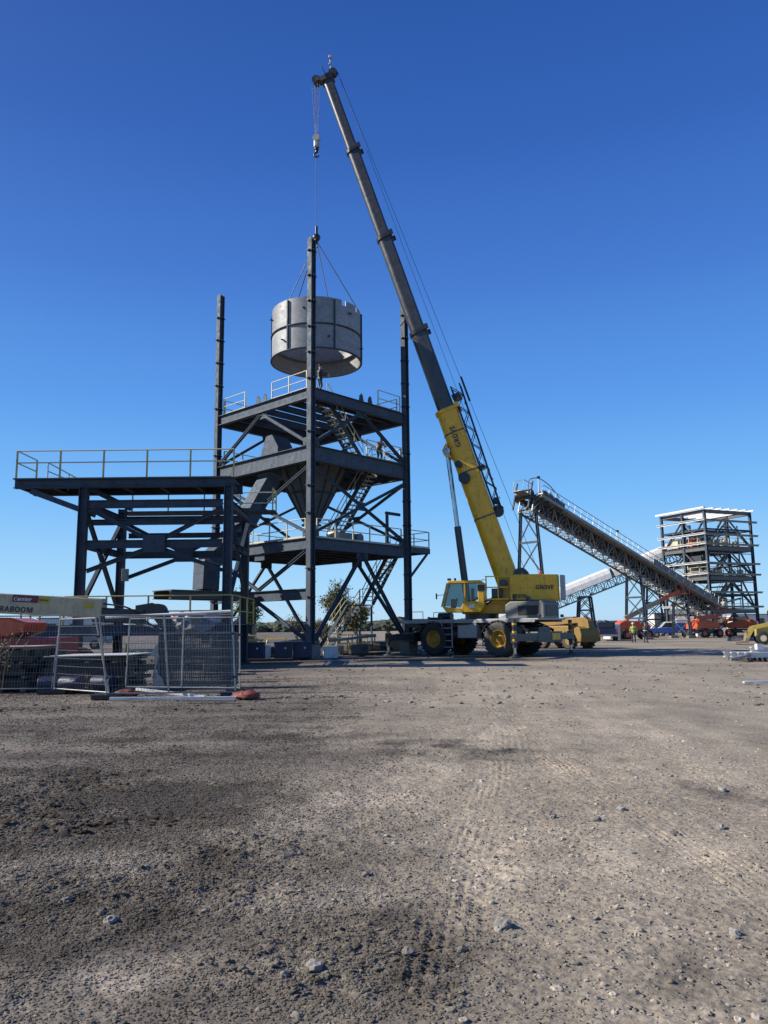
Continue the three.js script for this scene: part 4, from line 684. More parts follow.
  // boom
  const piv = V(-1.65, 3.75, 0), end = V(reach, tip.y, 0), bd = V().subVectors(end, piv).normalize(), bn = V(-bd.y, bd.x, 0), Lb = piv.distanceTo(end);
  const bp = (s, n = 0, z = 0) => piv.clone().addScaledVector(bd, s).addScaledVector(bn, n).add(V(0, 0, z));
  // rounded-bottom box section; y axis of the outline points to the boom's upper (back) side
  const section = (h, w) => { const s = new THREE.Shape(); const r = w * 0.49; s.moveTo(-w / 2, -h / 2 + r); s.absarc(-w / 2 + r, -h / 2 + r, r, Math.PI, 1.5 * Math.PI, false); s.absarc(w / 2 - r, -h / 2 + r, r, 1.5 * Math.PI, 2 * Math.PI, false); s.lineTo(w / 2, h / 2 - 0.06); s.lineTo(w / 2 - 0.06, h / 2); s.lineTo(-w / 2 + 0.06, h / 2); s.lineTo(-w / 2, h / 2 - 0.06); s.closePath(); return s; };
  const along = (g, s0) => { const zax = bd, yax = bn, xax = V().crossVectors(yax, zax); return g.applyMatrix4(new THREE.Matrix4().makeBasis(xax, yax, zax).setPosition(bp(s0))); };
  const tube = (s0, s1, h, w) => along(new THREE.ExtrudeGeometry(section(h, w), { depth: s1 - s0, bevelEnabled: false, curveSegments: 6 }), s0);
  const sb = [0, 0.312, 0.462, 0.652, 0.838, 1].map(k => k * Lb);
  const dims = [[1.28, 1.02], [1.02, 0.86], [0.91, 0.76], [0.80, 0.66], [0.69, 0.56]];
  const base = S('boom_base_section', [tube(-0.5, sb[1], ...dims[0]), cylZ(0.32, 1.5, piv.x, piv.y, 0, 24)], craneY, 'yellow base section of the boom');
  for (let i = 1; i < 5; i++) S('boom_section', tube(sb[i] - 0.5, sb[i + 1], ...dims[i]), boomGrey, 'grey telescopic section of the boom');
  for (let i = 1; i < 5; i++) { const [h, w] = dims[i - 1]; S('boom_collar', [tube(sb[i] - 0.16, sb[i] + 0.05, h + 0.14, w + 0.14), along(bx(0.12, 0.3, 0.3, -w / 2 - 0.06, h / 2 + 0.05, 0), sb[i]), along(bx(0.12, 0.3, 0.3, w / 2 + 0.06, h / 2 + 0.05, 0), sb[i])], i === 1 ? craneY : black); }
  for (const s of [0.12, 0.2, 0.27]) S('boom_strap', tube(Lb * s - 0.04, Lb * s + 0.04, 1.32, 1.06), greyDark, undefined, base);
  S('lettering', along(letters('GROVE', 0.3, 0.012).rotateZ(Math.PI / 2).rotateY(Math.PI / 2).rotateX(Math.PI / 2).translate(0, 0, 0), Lb * 0.262).applyMatrix4(new THREE.Matrix4().makeTranslation(0, 0, -0.513)), black, undefined, base);
  S('hose_reel', [cylZ(0.34, 0.2, ...bp(Lb * 0.19, -0.3, -0.66).toArray(), 24), cylZ(0.22, 0.24, ...bp(Lb * 0.215, -0.35, -0.66).toArray(), 20)], black, undefined, base);
  // lift cylinder under the boom
  const c0 = V(0.75, 2.55, 0), c1 = bp(Lb * 0.245, -0.78, 0), cm = c0.clone().lerp(c1, 0.52);
  S('lift_cylinder', [pipe(c0, cm, 0.2, 18), cylZ(0.26, 0.6, c0.x, c0.y, 0, 18)], greyDark);
  S('lift_cylinder_rod', [pipe(cm, c1, 0.14, 16), cylZ(0.2, 0.7, c1.x, c1.y, 0, 16)], chrome);
  S('cylinder_lug', prism([[-0.5, 0], [0.5, 0], [0.15, -0.35], [-0.15, -0.35]], 0.7).applyMatrix4(new THREE.Matrix4().makeBasis(bd, bn, V(0, 0, 1)).setPosition(bp(Lb * 0.245, -0.66))), craneY);
  // lattice jib stowed along the boom's back
  const js0 = Lb * 0.125, js1 = Lb * 0.345, jz = -0.2, J = (s, n, z) => bp(s, 0.74 + n, z + jz), jib = [];
  const jb = S('stowed_jib', [-0.32, 0.32].flatMap(z => [0, 0.55].map(n => pipe(J(js0, n * 0.6, z * 0.6), J(js1, n, z), 0.045, 6))), black, 'black lattice jib stowed along the boom');
  for (let k = 0; k < 13; k++) { const a = js0 + (js1 - js0) * k / 13, b = js0 + (js1 - js0) * (k + 1) / 13; for (const z of [-0.28, 0.28]) jib.push(pipe(J(a, k % 2 ? 0 : 0.45, z), J(b, k % 2 ? 0.45 : 0, z), 0.026, 5)); jib.push(pipe(J(a, 0, -0.28), J(b, 0, 0.28), 0.024, 5), pipe(J(a, 0.45, -0.28), J(a, 0.45, 0.28), 0.024, 5)); }
  S('lacing', jib, black, undefined, jb);
  S('jib_sheave', [cylZ(0.34, 0.25, ...J(js0 - 0.1, 0.1, 0).toArray(), 20), cylZ(0.2, 0.3, ...J(js0 + 0.5, 0.2, 0).toArray(), 16)], black, undefined, jb);
  S('jib_bracket', [along(bx(0.9, 0.5, 0.25, 0, 0.85, 0), js1 - 0.6), along(bx(0.6, 0.4, 0.2, 0, 0.8, 0), Lb * 0.2), along(bx(0.12, 0.12, 1.6, 0.3, 1.5, 0.2), js1 - 0.6)], black, undefined, jb);
  // boom head
  const hd = S('boom_head', [along(box_r(0.72, 0.86, 0.4, 0, 0.0, 0.0, 0.04), Lb), ...[-0.26, 0.26].flatMap(x => [along(prism([[-0.45, -0.3], [-0.2, 0.35], [0.45, 0.55], [0.62, 0.35], [0.3, -0.3]], 0.05).rotateY(Math.PI / 2).rotateX(0).rotateZ(Math.PI / 2).translate(x, 0, 0.2), Lb), along(bx(0.06, 0.3, 0.35, x, -0.6, 0.2), Lb)])], greyDark);
  for (const [n, z] of [[-0.7, -0.2], [-0.7, 0], [-0.7, 0.2], [0.5, -0.14], [0.5, 0.14]]) S('sheave', cylZ(0.28, 0.09, ...bp(Lb + 0.25, n, z).toArray(), 22), black, undefined, hd);
  S('wind_gauge', [pipe(bp(Lb + 0.5, 0.4), bp(Lb + 0.5, 0.4).add(V(0.05, 0.9, 0)), 0.03, 6), box_r(0.22, 0.22, 0.22, ...bp(Lb + 0.5, 0.4).add(V(0.02, 1.0, 0)).toArray(), 0.03), box_r(0.16, 0.14, 0.16, ...bp(Lb + 0.5, 0.4).add(V(0.06, 0.5, 0)).toArray(), 0.02)], greyPaint, undefined, hd);
  // ropes: along the back of the boom, then down to the block and the ball
  S('hoist_rope', [pipe(V(-3.3, 4.5, 0.1), bp(Lb + 0.3, 0.8, 0.12), 0.014, 5), pipe(V(-2.5, 4.75, -0.2), bp(Lb + 0.3, 0.8, -0.12), 0.012, 5)], rope);
  const hp = bp(Lb + 0.25, -0.75), blk = V(hp.x - 0.05, 33.25, 0);
  S('block_rope', [-0.36, -0.12, 0.14, 0.36].map(x => pipe(V(hp.x + x, hp.y - 0.1, x * 0.6), V(blk.x + x * 0.35, blk.y + 0.7, x * 0.3), 0.012, 5)), rope);
  const block = S('hook_block', [box_r(0.4, 0.95, 0.3, blk.x, blk.y + 0.12, 0, 0.13), cylZ(0.24, 0.34, blk.x, blk.y + 0.35, 0, 22)], greyPaint, 'pale hook block');
  S('hook', [new THREE.TorusGeometry(0.17, 0.055, 8, 20, 4.4).rotateZ(-2.6).translate(blk.x, blk.y - 0.82, 0), cyl(0.1, 0.3, blk.x, blk.y - 0.5, 0, 12), new THREE.SphereGeometry(0.16, 14, 10).translate(blk.x, blk.y - 0.42, 0)], black, undefined, block);
  // single line with overhaul ball over the bin
  const ball = toLocal(V(-4.17, 26.5, -46.4));
  const top = bp(Lb + 0.25, -0.85, 0.18).applyMatrix4(F);
  part(t, 'whip_rope', pipe(V(ball.x, ball.y + 0.2, ball.z), top, 0.018, 5), rope);
  const bl = part(t, 'overhaul_ball', [new THREE.SphereGeometry(0.26, 20, 14).translate(ball.x, ball.y, ball.z), cyl(0.09, 0.55, ball.x, ball.y + 0.5, ball.z, 10)], black);
  part(bl, 'hook', [new THREE.TorusGeometry(0.16, 0.05, 8, 18, 4.6).rotateZ(-2.6).translate(ball.x, ball.y - 0.5, ball.z)], black);
  // slings are a thing of their own
  const s = thing('lifting_slings', 'four thin lifting slings between the crane hook and the hanging bin', 'sling', [-4.17, 26.3, -46.4]);
  for (let i = 0; i < 4; i++) { const a = i / 4 * 6.2832 + 0.35; part(s, 'sling', pipe(V(0, 0, 0), V(0.08 + Math.cos(a) * binR * 0.97, 18.05 + binH - 26.3, Math.sin(a) * binR * 0.97), 0.03, 6), i === 3 ? galv : rope); }
  part(s, 'master_link', new THREE.TorusGeometry(0.14, 0.035, 6, 18).translate(0, 0.1, 0), galv);
}
// ---------- conveyors ----------
function trestle(parent, base, topY, half, topHalf, dir, mat, bays) {
  // two raking legs with X bracing, standing across the conveyor
  const P = (s, f) => V(base.x + dir.x * s * (half + (topHalf - half) * f), topY * f, base.z + dir.z * s * (half + (topHalf - half) * f));
  const b = part(parent, 'trestle', [-1, 1].map(s => ibeam(P(s, 0).setY(0.1), P(s, 1), 0.24, 0.24, 0.03, 0.02, dir)), mat);
  for (let k = 0; k < bays; k++) { const f0 = k / bays, f1 = (k + 1) / bays; part(b, 'tie', bar(P(-1, f1), P(1, f1), 0.16, 0.2), mat); part(b, 'cross_brace', bar(P(-1, f0 + 0.01), P(1, f1), 0.1), mat); part(b, 'cross_brace', bar(P(1, f0 + 0.01), P(-1, f1), 0.1), mat); }
  for (const s of [-1, 1]) part(b, 'foot_pad', box_r(0.9, 0.3, 0.9, P(s, 0).x, 0.12, P(s, 0).z, 0.03), concrete);
}
function conveyor(name, label, A, B, { w = 1.6, h = 1.35, bays = 30, cover = null, rails = true, mat = steel, tone = galv }) {
  // A high end, B low end
  const t = thing(name, label, 'conveyor', [A.x, 0, A.z], 0), a = V(0, A.y, 0), b = V(B.x - A.x, B.y, B.z - A.z);
  const d = V().subVectors(b, a).normalize(), s = V().crossVectors(d, V(0, 1, 0)).normalize(), u = V().crossVectors(s, d), L = a.distanceTo(b);
  const P = (k, x, y) => a.clone().addScaledVector(d, k * L).addScaledVector(s, x).addScaledVector(u, y);
  part(t, 'truss_chords', [[-w / 2, 0], [w / 2, 0], [-w / 2, -h], [w / 2, -h]].map(([x, y]) => bar(P(0, x, y), P(1, x, y), 0.16)), mat);
  for (let k = 0; k < bays; k++) {
    const f0 = k / bays, f1 = (k + 1) / bays, g = [];
    for (const x of [-w / 2, w / 2]) g.push(bar(P(f0, x, 0), P(f0, x, -h), 0.09), bar(P(f0, x, k % 2 ? 0 : -h), P(f1, x, k % 2 ? -h : 0), 0.08));
    g.push(bar(P(f0, -w / 2, -h), P(f0, w / 2, -h), 0.09), bar(P(f0, -w / 2, -h), P(f1, w / 2, -h), 0.06));
    part(t, 'truss_bay', g, k % 3 ? galvK : galv);
    if (!cover) { const id = part(t, 'idler', [pipe(P(f0 + 0.01, -w / 2, 0.42), P(f0 + 0.01, -0.28, 0.24), 0.08, 7), pipe(P(f0 + 0.01, -0.28, 0.24), P(f0 + 0.01, 0.28, 0.24), 0.08, 7), pipe(P(f0 + 0.01, 0.28, 0.24), P(f0 + 0.01, w / 2, 0.42), 0.08, 7)], black); part(id, 'return_roller', pipe(P(f0 + 0.015, -w / 2, -0.45), P(f0 + 0.015, w / 2, -0.45), 0.09, 7), black); }
  }
  part(t, 'belt', [bar(P(0, 0, 0.34), P(1, 0, 0.34), 1.1, 0.03), bar(P(0, 0, -0.36), P(1, 0, -0.36), 1.2, 0.02)], rubber);
  const place = p => V(p.x + A.x, p.y, p.z + A.z);
  if (rails) for (const x of [-1, 1]) {
    const X = x * (w / 2 + 0.85);
    part(t, 'walkway', [bar(P(0, x * (w / 2 + 0.45), 0.02), P(1, x * (w / 2 + 0.45), 0.02), 0.8, 0.05), bar(P(0, X, -0.06), P(1, X, -0.06), 0.06, 0.1)], tone);
    for (let k = 0; k < bays; k += 2) part(t, 'walkway_bracket', [bar(P(k / bays, x * w / 2, -0.75), P(k / bays, X, -0.12), 0.08)], mat);
    const rp = part(t, 'railing', [bar(P(0, X, 1.1), P(1, X, 1.1), 0.05), bar(P(0, X, 0.58), P(1, X, 0.58), 0.045), bar(P(0, X, 0.1), P(1, X, 0.1), 0.015, 0.14)], tone);
    for (let k = 0; k <= bays; k++) part(rp, 'post', bar(P(k / bays, X, 0), P(k / bays, X, 1.1), 0.04), tone);
  }
  return { t, P, s, L };
}
{
  const A = V(14.0, 14.0, -74), B = V(40.2, 3.6, -96.2);
  const { t, P, s } = conveyor('belt_conveyor', 'long dark inclined belt conveyor rising left towards a trestle behind the crane', A, B, { w: 1.7, h: 1.5, bays: 34, mat: galvK, tone: galv });
  // head end
  part(t, 'head_pulley', [pipe(P(-0.012, -0.8, 0.1), P(-0.012, 0.8, 0.1), 0.48, 18)], black);
  part(t, 'head_frame', [bar(P(-0.02, -0.95, -1.5), P(-0.02, -0.95, 1.3), 0.14), bar(P(-0.02, 0.95, -1.5), P(-0.02, 0.95, 1.3), 0.14), bar(P(0.06, -0.95, -1.4), P(0.06, -0.95, 1.3), 0.12), bar(P(0.06, 0.95, -1.4), P(0.06, 0.95, 1.3), 0.12), bar(P(-0.02, -0.95, -0.2), P(0.06, -0.95, -0.2), 0.16), bar(P(-0.02, 0.95, -0.2), P(0.06, 0.95, -0.2), 0.16)], steel);
  part(t, 'head_guard', new THREE.TubeGeometry(new THREE.CatmullRomCurve3([P(-0.03, 0.95, 0.2), P(-0.035, 0.95, 1.1), P(0.0, 0.95, 1.9), P(0.05, 0.95, 1.9), P(0.1, 0.95, 1.3)]), 20, 0.05, 6), galv);
  part(t, 'gearbox', [...[0.02, 0.045, 0.07].map(k => pipe(P(k, 1.0, 0.35), P(k, 1.6, 0.35), 0.42, 14)), bar(P(0.08, 1.2, 0.3), P(0.11, 1.2, 0.3), 0.6, 0.7)], greyDark);
  part(t, 'end_platform', [bar(P(-0.055, 0.4, -0.2), P(-0.02, 0.4, -0.2), 1.2, 0.05), bar(P(-0.055, 1.0, -0.2), P(-0.055, 1.0, 0.9), 0.045), bar(P(-0.055, -0.2, -0.2), P(-0.055, -0.2, 0.9), 0.045), bar(P(-0.055, -0.2, 0.9), P(-0.055, 1.0, 0.9), 0.045), bar(P(-0.055, 1.0, 0.9), P(-0.02, 1.0, 0.9), 0.045)], galvK);
  for (const [k, hh] of [[0.10, 3.0], [0.50, 2.6]]) { const p = P(k, -1.4, 0.6), lamp = part(t, 'pole_light', [pipe(p, p.clone().setY(p.y + hh), 0.07, 8)], white); part(lamp, 'lamp_head', [box_r(0.3, 0.22, 0.3, p.x, p.y + hh + 0.1, p.z, 0.04)], black); }
  for (const k of [0.35, 0.62]) part(t, 'take_up_box', bar(P(k, -1.3, 0.5), P(k + 0.02, -1.3, 0.5), 0.6, 0.9), greyDark);
  for (let k = 0; k < 9; k++) part(t, 'side_panel', bar(P(0.56 + k * 0.045, 1.72, 0.35), P(0.604 + k * 0.045, 1.72, 0.35), 0.03, 0.7), galvK);
  trestle(t, P(0.004, -0.1, 0).setY(0), 12.8, 1.95, 0.9, s, steel, 4);
  trestle(t, P(0.52, 0, 0).setY(0), 6.9, 1.35, 0.85, s, steel, 3);
  trestle(t, P(0.8, 0, 0).setY(0), 4.0, 1.1, 0.85, s, steel, 2);
}
{
  const B = V(14.5, 1.6, -108.5), A = V(40.6, 11.6, -107);
  const { t, P, s } = conveyor('covered_conveyor', 'inclined conveyor with a white half-round cover running up into the far steel building', A, B, { w: 1.5, h: 1.25, bays: 30, cover: true, rails: false, mat: galv, tone: galv });
  const hood = M('hood_white', 0.80, 0.80, 0.78, 0.5);
  for (let k = 0; k < 20; k++) {
    const sh = new THREE.Shape(); sh.moveTo(-1.05, -0.15); sh.lineTo(-0.9, 0.55); sh.lineTo(-0.62, 1.05); sh.lineTo(-0.3, 1.26); sh.lineTo(0, 1.32); sh.lineTo(0.3, 1.26); sh.lineTo(0.62, 1.05); sh.lineTo(0.9, 0.55); sh.lineTo(1.05, -0.15); sh.lineTo(1.0, -0.15); sh.lineTo(0.85, 0.54); sh.lineTo(0.58, 1.0); sh.lineTo(0, 1.26); sh.lineTo(-0.58, 1.0); sh.lineTo(-0.85, 0.54); sh.lineTo(-1.0, -0.15);
    const p0 = P(k / 20, 0, 0), p1 = P((k + 0.985) / 20, 0, 0); if ([6, 13].includes(k)) p1.lerp(p0, 0.35);
    part(t, 'hood', new THREE.ExtrudeGeometry(sh, { depth: p0.distanceTo(p1), bevelEnabled: false, curveSegments: 8 }).translate(0, 0.1, -p0.distanceTo(p1) / 2).applyMatrix4(basis(p0, p1)), hood);
  }
  part(t, 'edge_trim', [bar(P(0, -1.02, -0.1), P(1, -1.02, -0.1), 0.06, 0.1), bar(P(0, 1.02, -0.1), P(1, 1.02, -0.1), 0.06, 0.1)], greyDark);
  const run = V(-s.z, 0, s.x); for (const o of [-0.75, 0.75]) { trestle(t, P(0.49, o, 0).setY(0), 5.5, 1.25, 0.75, run, steel, 3); trestle(t, P(0.13, o, 0).setY(0), 9.2, 1.5, 0.8, run, steel, 4); }
}
// ---------- far steel building ----------
{
  const X = 8.0, Z = 7.6, t = thing('steel_building', 'open steel building frame with pale girts and roof purlins at the far right', 'building', [41.2, 0, -98], 23.5 * D2R);
  const ys = [3.2, 7.4, 11.2], H = 16.2, cols = [[0, 0], [X, 0], [0, -Z], [X, -Z], [X / 2, -Z], [0, -Z / 2], [X, -Z / 2]];
  for (const [x, z] of cols) part(t, 'column', ibeam(V(x, 0, z), V(x, H, z), 0.3, 0.3, 0.03, 0.022, V(1, 0, 0)), steel);
  const faces = [[[0, 0], [X, 0]], [[0, 0], [0, -Z]], [[X, 0], [X, -Z]], [[0, -Z], [X, -Z]]];
  const lerp = ([a, b], f, y) => V(a[0] + (b[0] - a[0]) * f, y, a[1] + (b[1] - a[1]) * f);
  for (const y of ys) {
    for (const f of faces) part(t, 'floor_beam', ibeam(lerp(f, 0.03, y), lerp(f, 0.97, y), 0.52, 0.24, 0.03, 0.022), galvK);
    for (let i = 1; i < 5; i++) part(t, 'joist', ibeam(V(0.2, y + 0.05, -Z * i / 5), V(X - 0.2, y + 0.05, -Z * i / 5), 0.4, 0.2), steel);
    part(t, 'deck', bx(X - 0.3, 0.05, Z - 0.3, X / 2, y + 0.37, -Z / 2), galvD);
    railing(t, [V(X - 0.1, y + 0.4, -0.15), V(0.2, y + 0.4, -0.15), V(0.15, y + 0.4, -Z + 0.1)], railP, { r: 0.035, step: 1.4 });
  }
  for (const y of [1.6, 5.3, 9.25, 13.7]) for (const f of faces) part(t, 'mid_beam', ibeam(lerp(f, 0.03, y), lerp(f, 0.97, y), 0.22, 0.16, 0.025, 0.02), steel);
  for (const y of [5.3, 13.7]) for (let i = 1; i < 4; i++) part(t, 'joist', ibeam(V(0.2, y, -Z * i / 4), V(X - 0.2, y, -Z * i / 4), 0.28, 0.16), steel);
  for (let k = 0; k < 3; k++) { const y0 = [3.6, 7.8, 11.6][k], y1 = [7.0, 10.8, 15.8][k]; part(t, 'inner_brace', ibeam(V(X * 0.5, y0, -Z * 0.5), V(X * 0.9, y1, -Z * 0.5), 0.2, 0.2), steel); part(t, 'inner_brace', ibeam(V(X * 0.5, y1, -Z * 0.5), V(X * 0.1, y0, -Z * 0.5), 0.2, 0.2), steel); part(t, 'inner_column', ibeam(V(X * 0.5, y0, -Z * 0.5), V(X * 0.5, y1, -Z * 0.5), 0.3, 0.3, 0.03, 0.02, V(1, 0, 0)), steel); }
  for (const f of faces) part(t, 'eaves_beam', ibeam(lerp(f, 0, H - 0.2), lerp(f, 1, H - 0.2), 0.45, 0.25), galvK);
  // girts run past the corners
  for (const y of [3.75, 5.6, 7.9, 9.3, 11.75, 13.0, 14.8]) {
    part(t, 'girt', [bx(X + 1.3, 0.22, 0.09, X / 2 + 0.2, y, 0.3), bx(X + 1.3, 0.05, 0.22, X / 2 + 0.2, y + 0.11, 0.38)], galv);
    part(t, 'girt', [bx(0.09, 0.22, Z + 0.9, -0.3, y + 0.1, -Z / 2 - 0.1), bx(0.22, 0.05, Z + 0.9, -0.38, y + 0.21, -Z / 2 - 0.1)], plasticW);
  }
  for (let i = 0; i < 7; i++) part(t, 'roof_purlin', bx(0.09, 0.2, Z + 0.9, -0.3 + i * (X + 0.6) / 6, H + 0.2, -Z / 2), white);
  part(t, 'eaves_purlin', [bx(0.16, 0.24, Z + 1.0, -0.5, H + 0.2, -Z / 2)], white);
  const br = (p, q) => part(t, 'brace', ibeam(p, q, 0.16, 0.16, 0.025, 0.018), galvK);
  const lv = [0.2, ...ys.map(y => y + 0.3), H - 0.5];
  for (const f of [faces[0], faces[1], faces[2], faces[3]]) for (let k = 0; k < 4; k++) { const y0 = lv[k], y1 = lv[k + 1] - 0.6; if (f === faces[1] && k === 0) continue; br(lerp(f, 0.5, y1), lerp(f, 0.03, y0)); br(lerp(f, 0.5, y1), lerp(f, 0.97, y0)); if (f === faces[0] && k < 3) { br(lerp(f, 0.72, y1), lerp(f, 0.95, y0 + 0.3)); } }
  stairs(t, V(6.8, 7.8, -2.0), V(2.6, 11.55, -2.0), 0.9, galvK, railP); stairs(t, V(2.6, 3.6, -2.2), V(6.6, 7.75, -2.2), 0.9, galvK, railP);
  // machines on the floors
  const mach = (x, y, z, w, h, d, m) => part(t, 'machine', [box_r(w, h, d, x, y + h / 2, z, 0.06), cylZ(h * 0.3, d * 1.1, x + w * 0.3, y + h * 0.9, z)], m);
  mach(2.4, 11.6, -3, 1.6, 1.3, 1.4, greyDark); mach(5.2, 11.6, -3.2, 1.2, 1.1, 1.2, galv); mach(0.9, 11.6, -5.6, 1.5, 1.2, 1.2, railP); mach(1.0, 11.6, -3.4, 0.9, 1.1, 0.9, orange); mach(2.0, 7.8, -4, 2.2, 1.7, 1.8, railP); mach(0.8, 8.8, -2.6, 0.8, 1.6, 2.4, greyDark); mach(5.4, 7.8, -4, 1.5, 1.0, 1.0, galv); mach(4.4, 3.6, -3, 2.0, 1.2, 1.4, galv); mach(1.6, 0, -4, 2.2, 2.2, 2.0, white); mach(5.8, 3.6, -4.6, 1.0, 1.8, 1.0, chuteM);
  for (const [a, b, r] of [[[1.2, 3.6, -1], [1.2, 11, -1], 0.14], [[6.9, 3.6, -1.2], [6.9, 14.5, -1.2], 0.1], [[3.4, 7.8, -6], [3.4, 15, -6], 0.18], [[0.6, 12.4, -6.6], [6.8, 12.9, -6.6], 0.12], [[0.8, 6.2, -1.4], [7.2, 6.6, -1.4], 0.1], [[5.6, 11.6, -2], [5.6, 15.6, -2], 0.22], [[2.2, 4.0, -1.2], [6.6, 4.9, -1.2], 0.12]]) part(t, 'process_pipe', pipe(V(...a), V(...b), r, 10), galv);
  for (const [x, y, z] of [[3.2, 3.6, -0.9], [6.6, 7.8, -0.9], [4.0, 11.6, -0.9], [6.8, 11.6, -1.6], [3.0, 7.8, -1.0], [1.3, 3.6, -2.4]]) part(t, 'pump_skid', [box_r(0.9, 0.35, 0.6, x, y + 0.2, z, 0.03), cylZ(0.24, 0.7, x - 0.1, y + 0.6, z, 14)], railP);
  part(t, 'cable_tray', [bar(V(0.3, 10.6, 0.1), V(X - 0.3, 10.6, 0.1), 0.3, 0.08), bar(V(0.3, 6.9, 0.1), V(X - 0.3, 6.9, 0.1), 0.3, 0.08)], galv);
  part(t, 'duct', [bar(V(2, 8.6, -3), V(0.8, 11.0, -5), 0.9, 0.9), bar(V(1.4, 7.6, -5), V(1.2, 4.2, -5.5), 0.8)], black);
}
// ---------- vehicles in the distance ----------
function wheelSet(t, list, r, w, tyre = rubber, rim = galv) { for (const [x, z] of list) { const wh = part(t, 'wheel', [lathe([[r * 0.5, -w / 2], [r * 0.9, -w / 2], [r, -w * 0.35], [r, w * 0.35], [r * 0.9, w / 2], [r * 0.5, w / 2]], 24).rotateX(Math.PI / 2).translate(x, r, z)], tyre); part(wh, 'rim', [cylZ(r * 0.54, w * 0.9, x, r, z, 18)], rim); } }
function pickup(name, label, pos, turn, paint, service) {
  const t = thing(name, label, 'truck', pos, turn);
  part(t, 'body', [prism([[-2.7, 0.55], [2.75, 0.55], [2.8, 0.95], [2.7, 1.12], [1.35, 1.2], [0.2, 1.22], [-2.7, 1.22]], 1.9, 0.07)], paint);
  part(t, 'cab', [prism([[-0.55, 1.2], [1.4, 1.2], [0.75, 1.86], [0.55, 1.92], [-0.35, 1.92], [-0.5, 1.86]], 1.72, 0.08)], service ? white : paint);
  for (const s of [-1, 1]) part(t, 'side_window', prism([[-0.4, 1.27], [1.1, 1.27], [0.62, 1.8], [-0.35, 1.8]], 0.02).translate(0, 0, s * 0.865), glassD);
  part(t, 'windscreen', bar(V(1.36, 1.25, 0), V(0.8, 1.84, 0), 1.5, 0.02), glassD); part(t, 'rear_window', bx(0.02, 0.4, 1.3, -0.56, 1.58, 0), glassD);
  if (service) { part(t, 'utility_box', [box_r(2.2, 0.5, 1.95, -1.65, 1.5, 0, 0.04)], paint); for (const s of [-1, 1]) for (const x of [-2.3, -1.65, -1.0]) part(t, 'locker_door', bx(0.58, 0.62, 0.02, x, 1.38, s * 0.985), paint); part(t, 'canopy', [box_r(2.1, 0.75, 1.7, -1.65, 2.14, 0, 0.06)], white); }
  part(t, 'tailgate', bx(0.04, 0.5, 1.7, -2.72, 0.95, 0), paint); for (const s of [-1, 1]) { part(t, 'tail_light', bx(0.05, 0.35, 0.12, -2.73, 1.0, s * 0.85), redM); part(t, 'headlight', bx(0.06, 0.2, 0.35, 2.77, 0.92, s * 0.72), plasticW); }
  part(t, 'bumper', [box_r(0.15, 0.22, 1.85, 2.82, 0.6, 0, 0.03), box_r(0.15, 0.2, 1.85, -2.76, 0.58, 0, 0.03)], galv);
  wheelSet(t, [[1.75, 0.85], [1.75, -0.85], [-1.75, 0.85], [-1.75, -0.85]], 0.4, 0.26); return t;
}
pickup('service_truck', 'blue service truck with a white canopy parked by the far building', [35.0, 0, -95.5], 2.9, blueM, true);
pickup('pickup_truck', 'dark navy pickup truck seen from behind beyond the telehandler', [23.0, 0, -81], 1.35, navy, false);
pickup('pickup_truck', 'dark pickup truck parked far behind the timber stacks', [-31, 0, -62], 0.4, greyDark, false);
pickup('pickup_truck', 'silver pickup truck parked behind the platform frame', [-27, 0, -68], 0.15, galv, false);
function lift(label, pos, turn, paint, arm, boomUp) {
  const t = thing('boom_lift', label, 'boom lift', pos, turn);
  part(t, 'chassis', [box_r(3.0, 0.5, 1.7, 0, 0.75, 0, 0.08)], greyDark); wheelSet(t, [[1.15, 1.05], [1.15, -1.05], [-1.15, 1.05], [-1.15, -1.05]], 0.52, 0.38, rubber, paint);
  part(t, 'turntable_cover', [prism([[-2.0, 1.05], [1.3, 1.05], [1.6, 1.4], [1.2, 1.75], [0.2, 2.0], [-1.4, 2.1], [-1.95, 1.8]], 2.0, 0.12)], paint);
  const b0 = V(-1.0, 2.3, 0), b1 = b0.clone().add(V(...boomUp)), bmid = b0.clone().lerp(b1, 0.62);
  part(t, 'boom', [bar(b0, bmid, 0.42, 0.5)], arm); part(t, 'boom_extension', [bar(bmid, b1, 0.3, 0.36)], paint);
  part(t, 'basket', [bx(0.9, 0.06, 1.6, b1.x + 0.4, b1.y - 0.3, 0), ...[[-0.4, -0.78], [0.4, -0.78], [-0.4, 0.78], [0.4, 0.78]].map(([x, z]) => bx(0.05, 1.1, 0.05, b1.x + 0.4 + x, b1.y + 0.25, z)), bx(0.9, 0.05, 0.05, b1.x + 0.4, b1.y + 0.8, 0.78), bx(0.9, 0.05, 0.05, b1.x + 0.4, b1.y + 0.8, -0.78), bx(0.05, 0.05, 1.6, b1.x + 0.8, b1.y + 0.8, 0)], paint);
  part(t, 'lift_cylinder', pipe(V(0.4, 1.7, 0.1), b0.clone().lerp(b1, 0.3), 0.1, 10), chrome); return t;
}
lift('orange boom lift with its boom folded, parked right of the blue service truck', [38.2, 0, -93.0], 0.35, orange, orange, [3.6, 0.35, 0]);
lift('second orange boom lift standing deeper under the far building', [43.6, 0, -95.5], 2.6, orange, greyDark, [2.8, -0.3, 0]);
lift('boom lift with a raised cream and orange boom behind the two workers', [27.6, 0, -86.2], 0.02, orange, cream, [6.3, 3.0, 0]);
// white container
{
  const t = thing('container', 'white storage container standing beyond the two workers', 'container', [25.0, 0, -86], 0.1); part(t, 'box', [box_r(1.2, 1.6, 2.0, 0, 0.9, 0, 0.03)], white); for (let i = 0; i < 7; i++) part(t, 'corrugation', bx(0.07, 1.4, 0.05, -0.5 + i * 0.165, 0.9, 1.01), white);
}
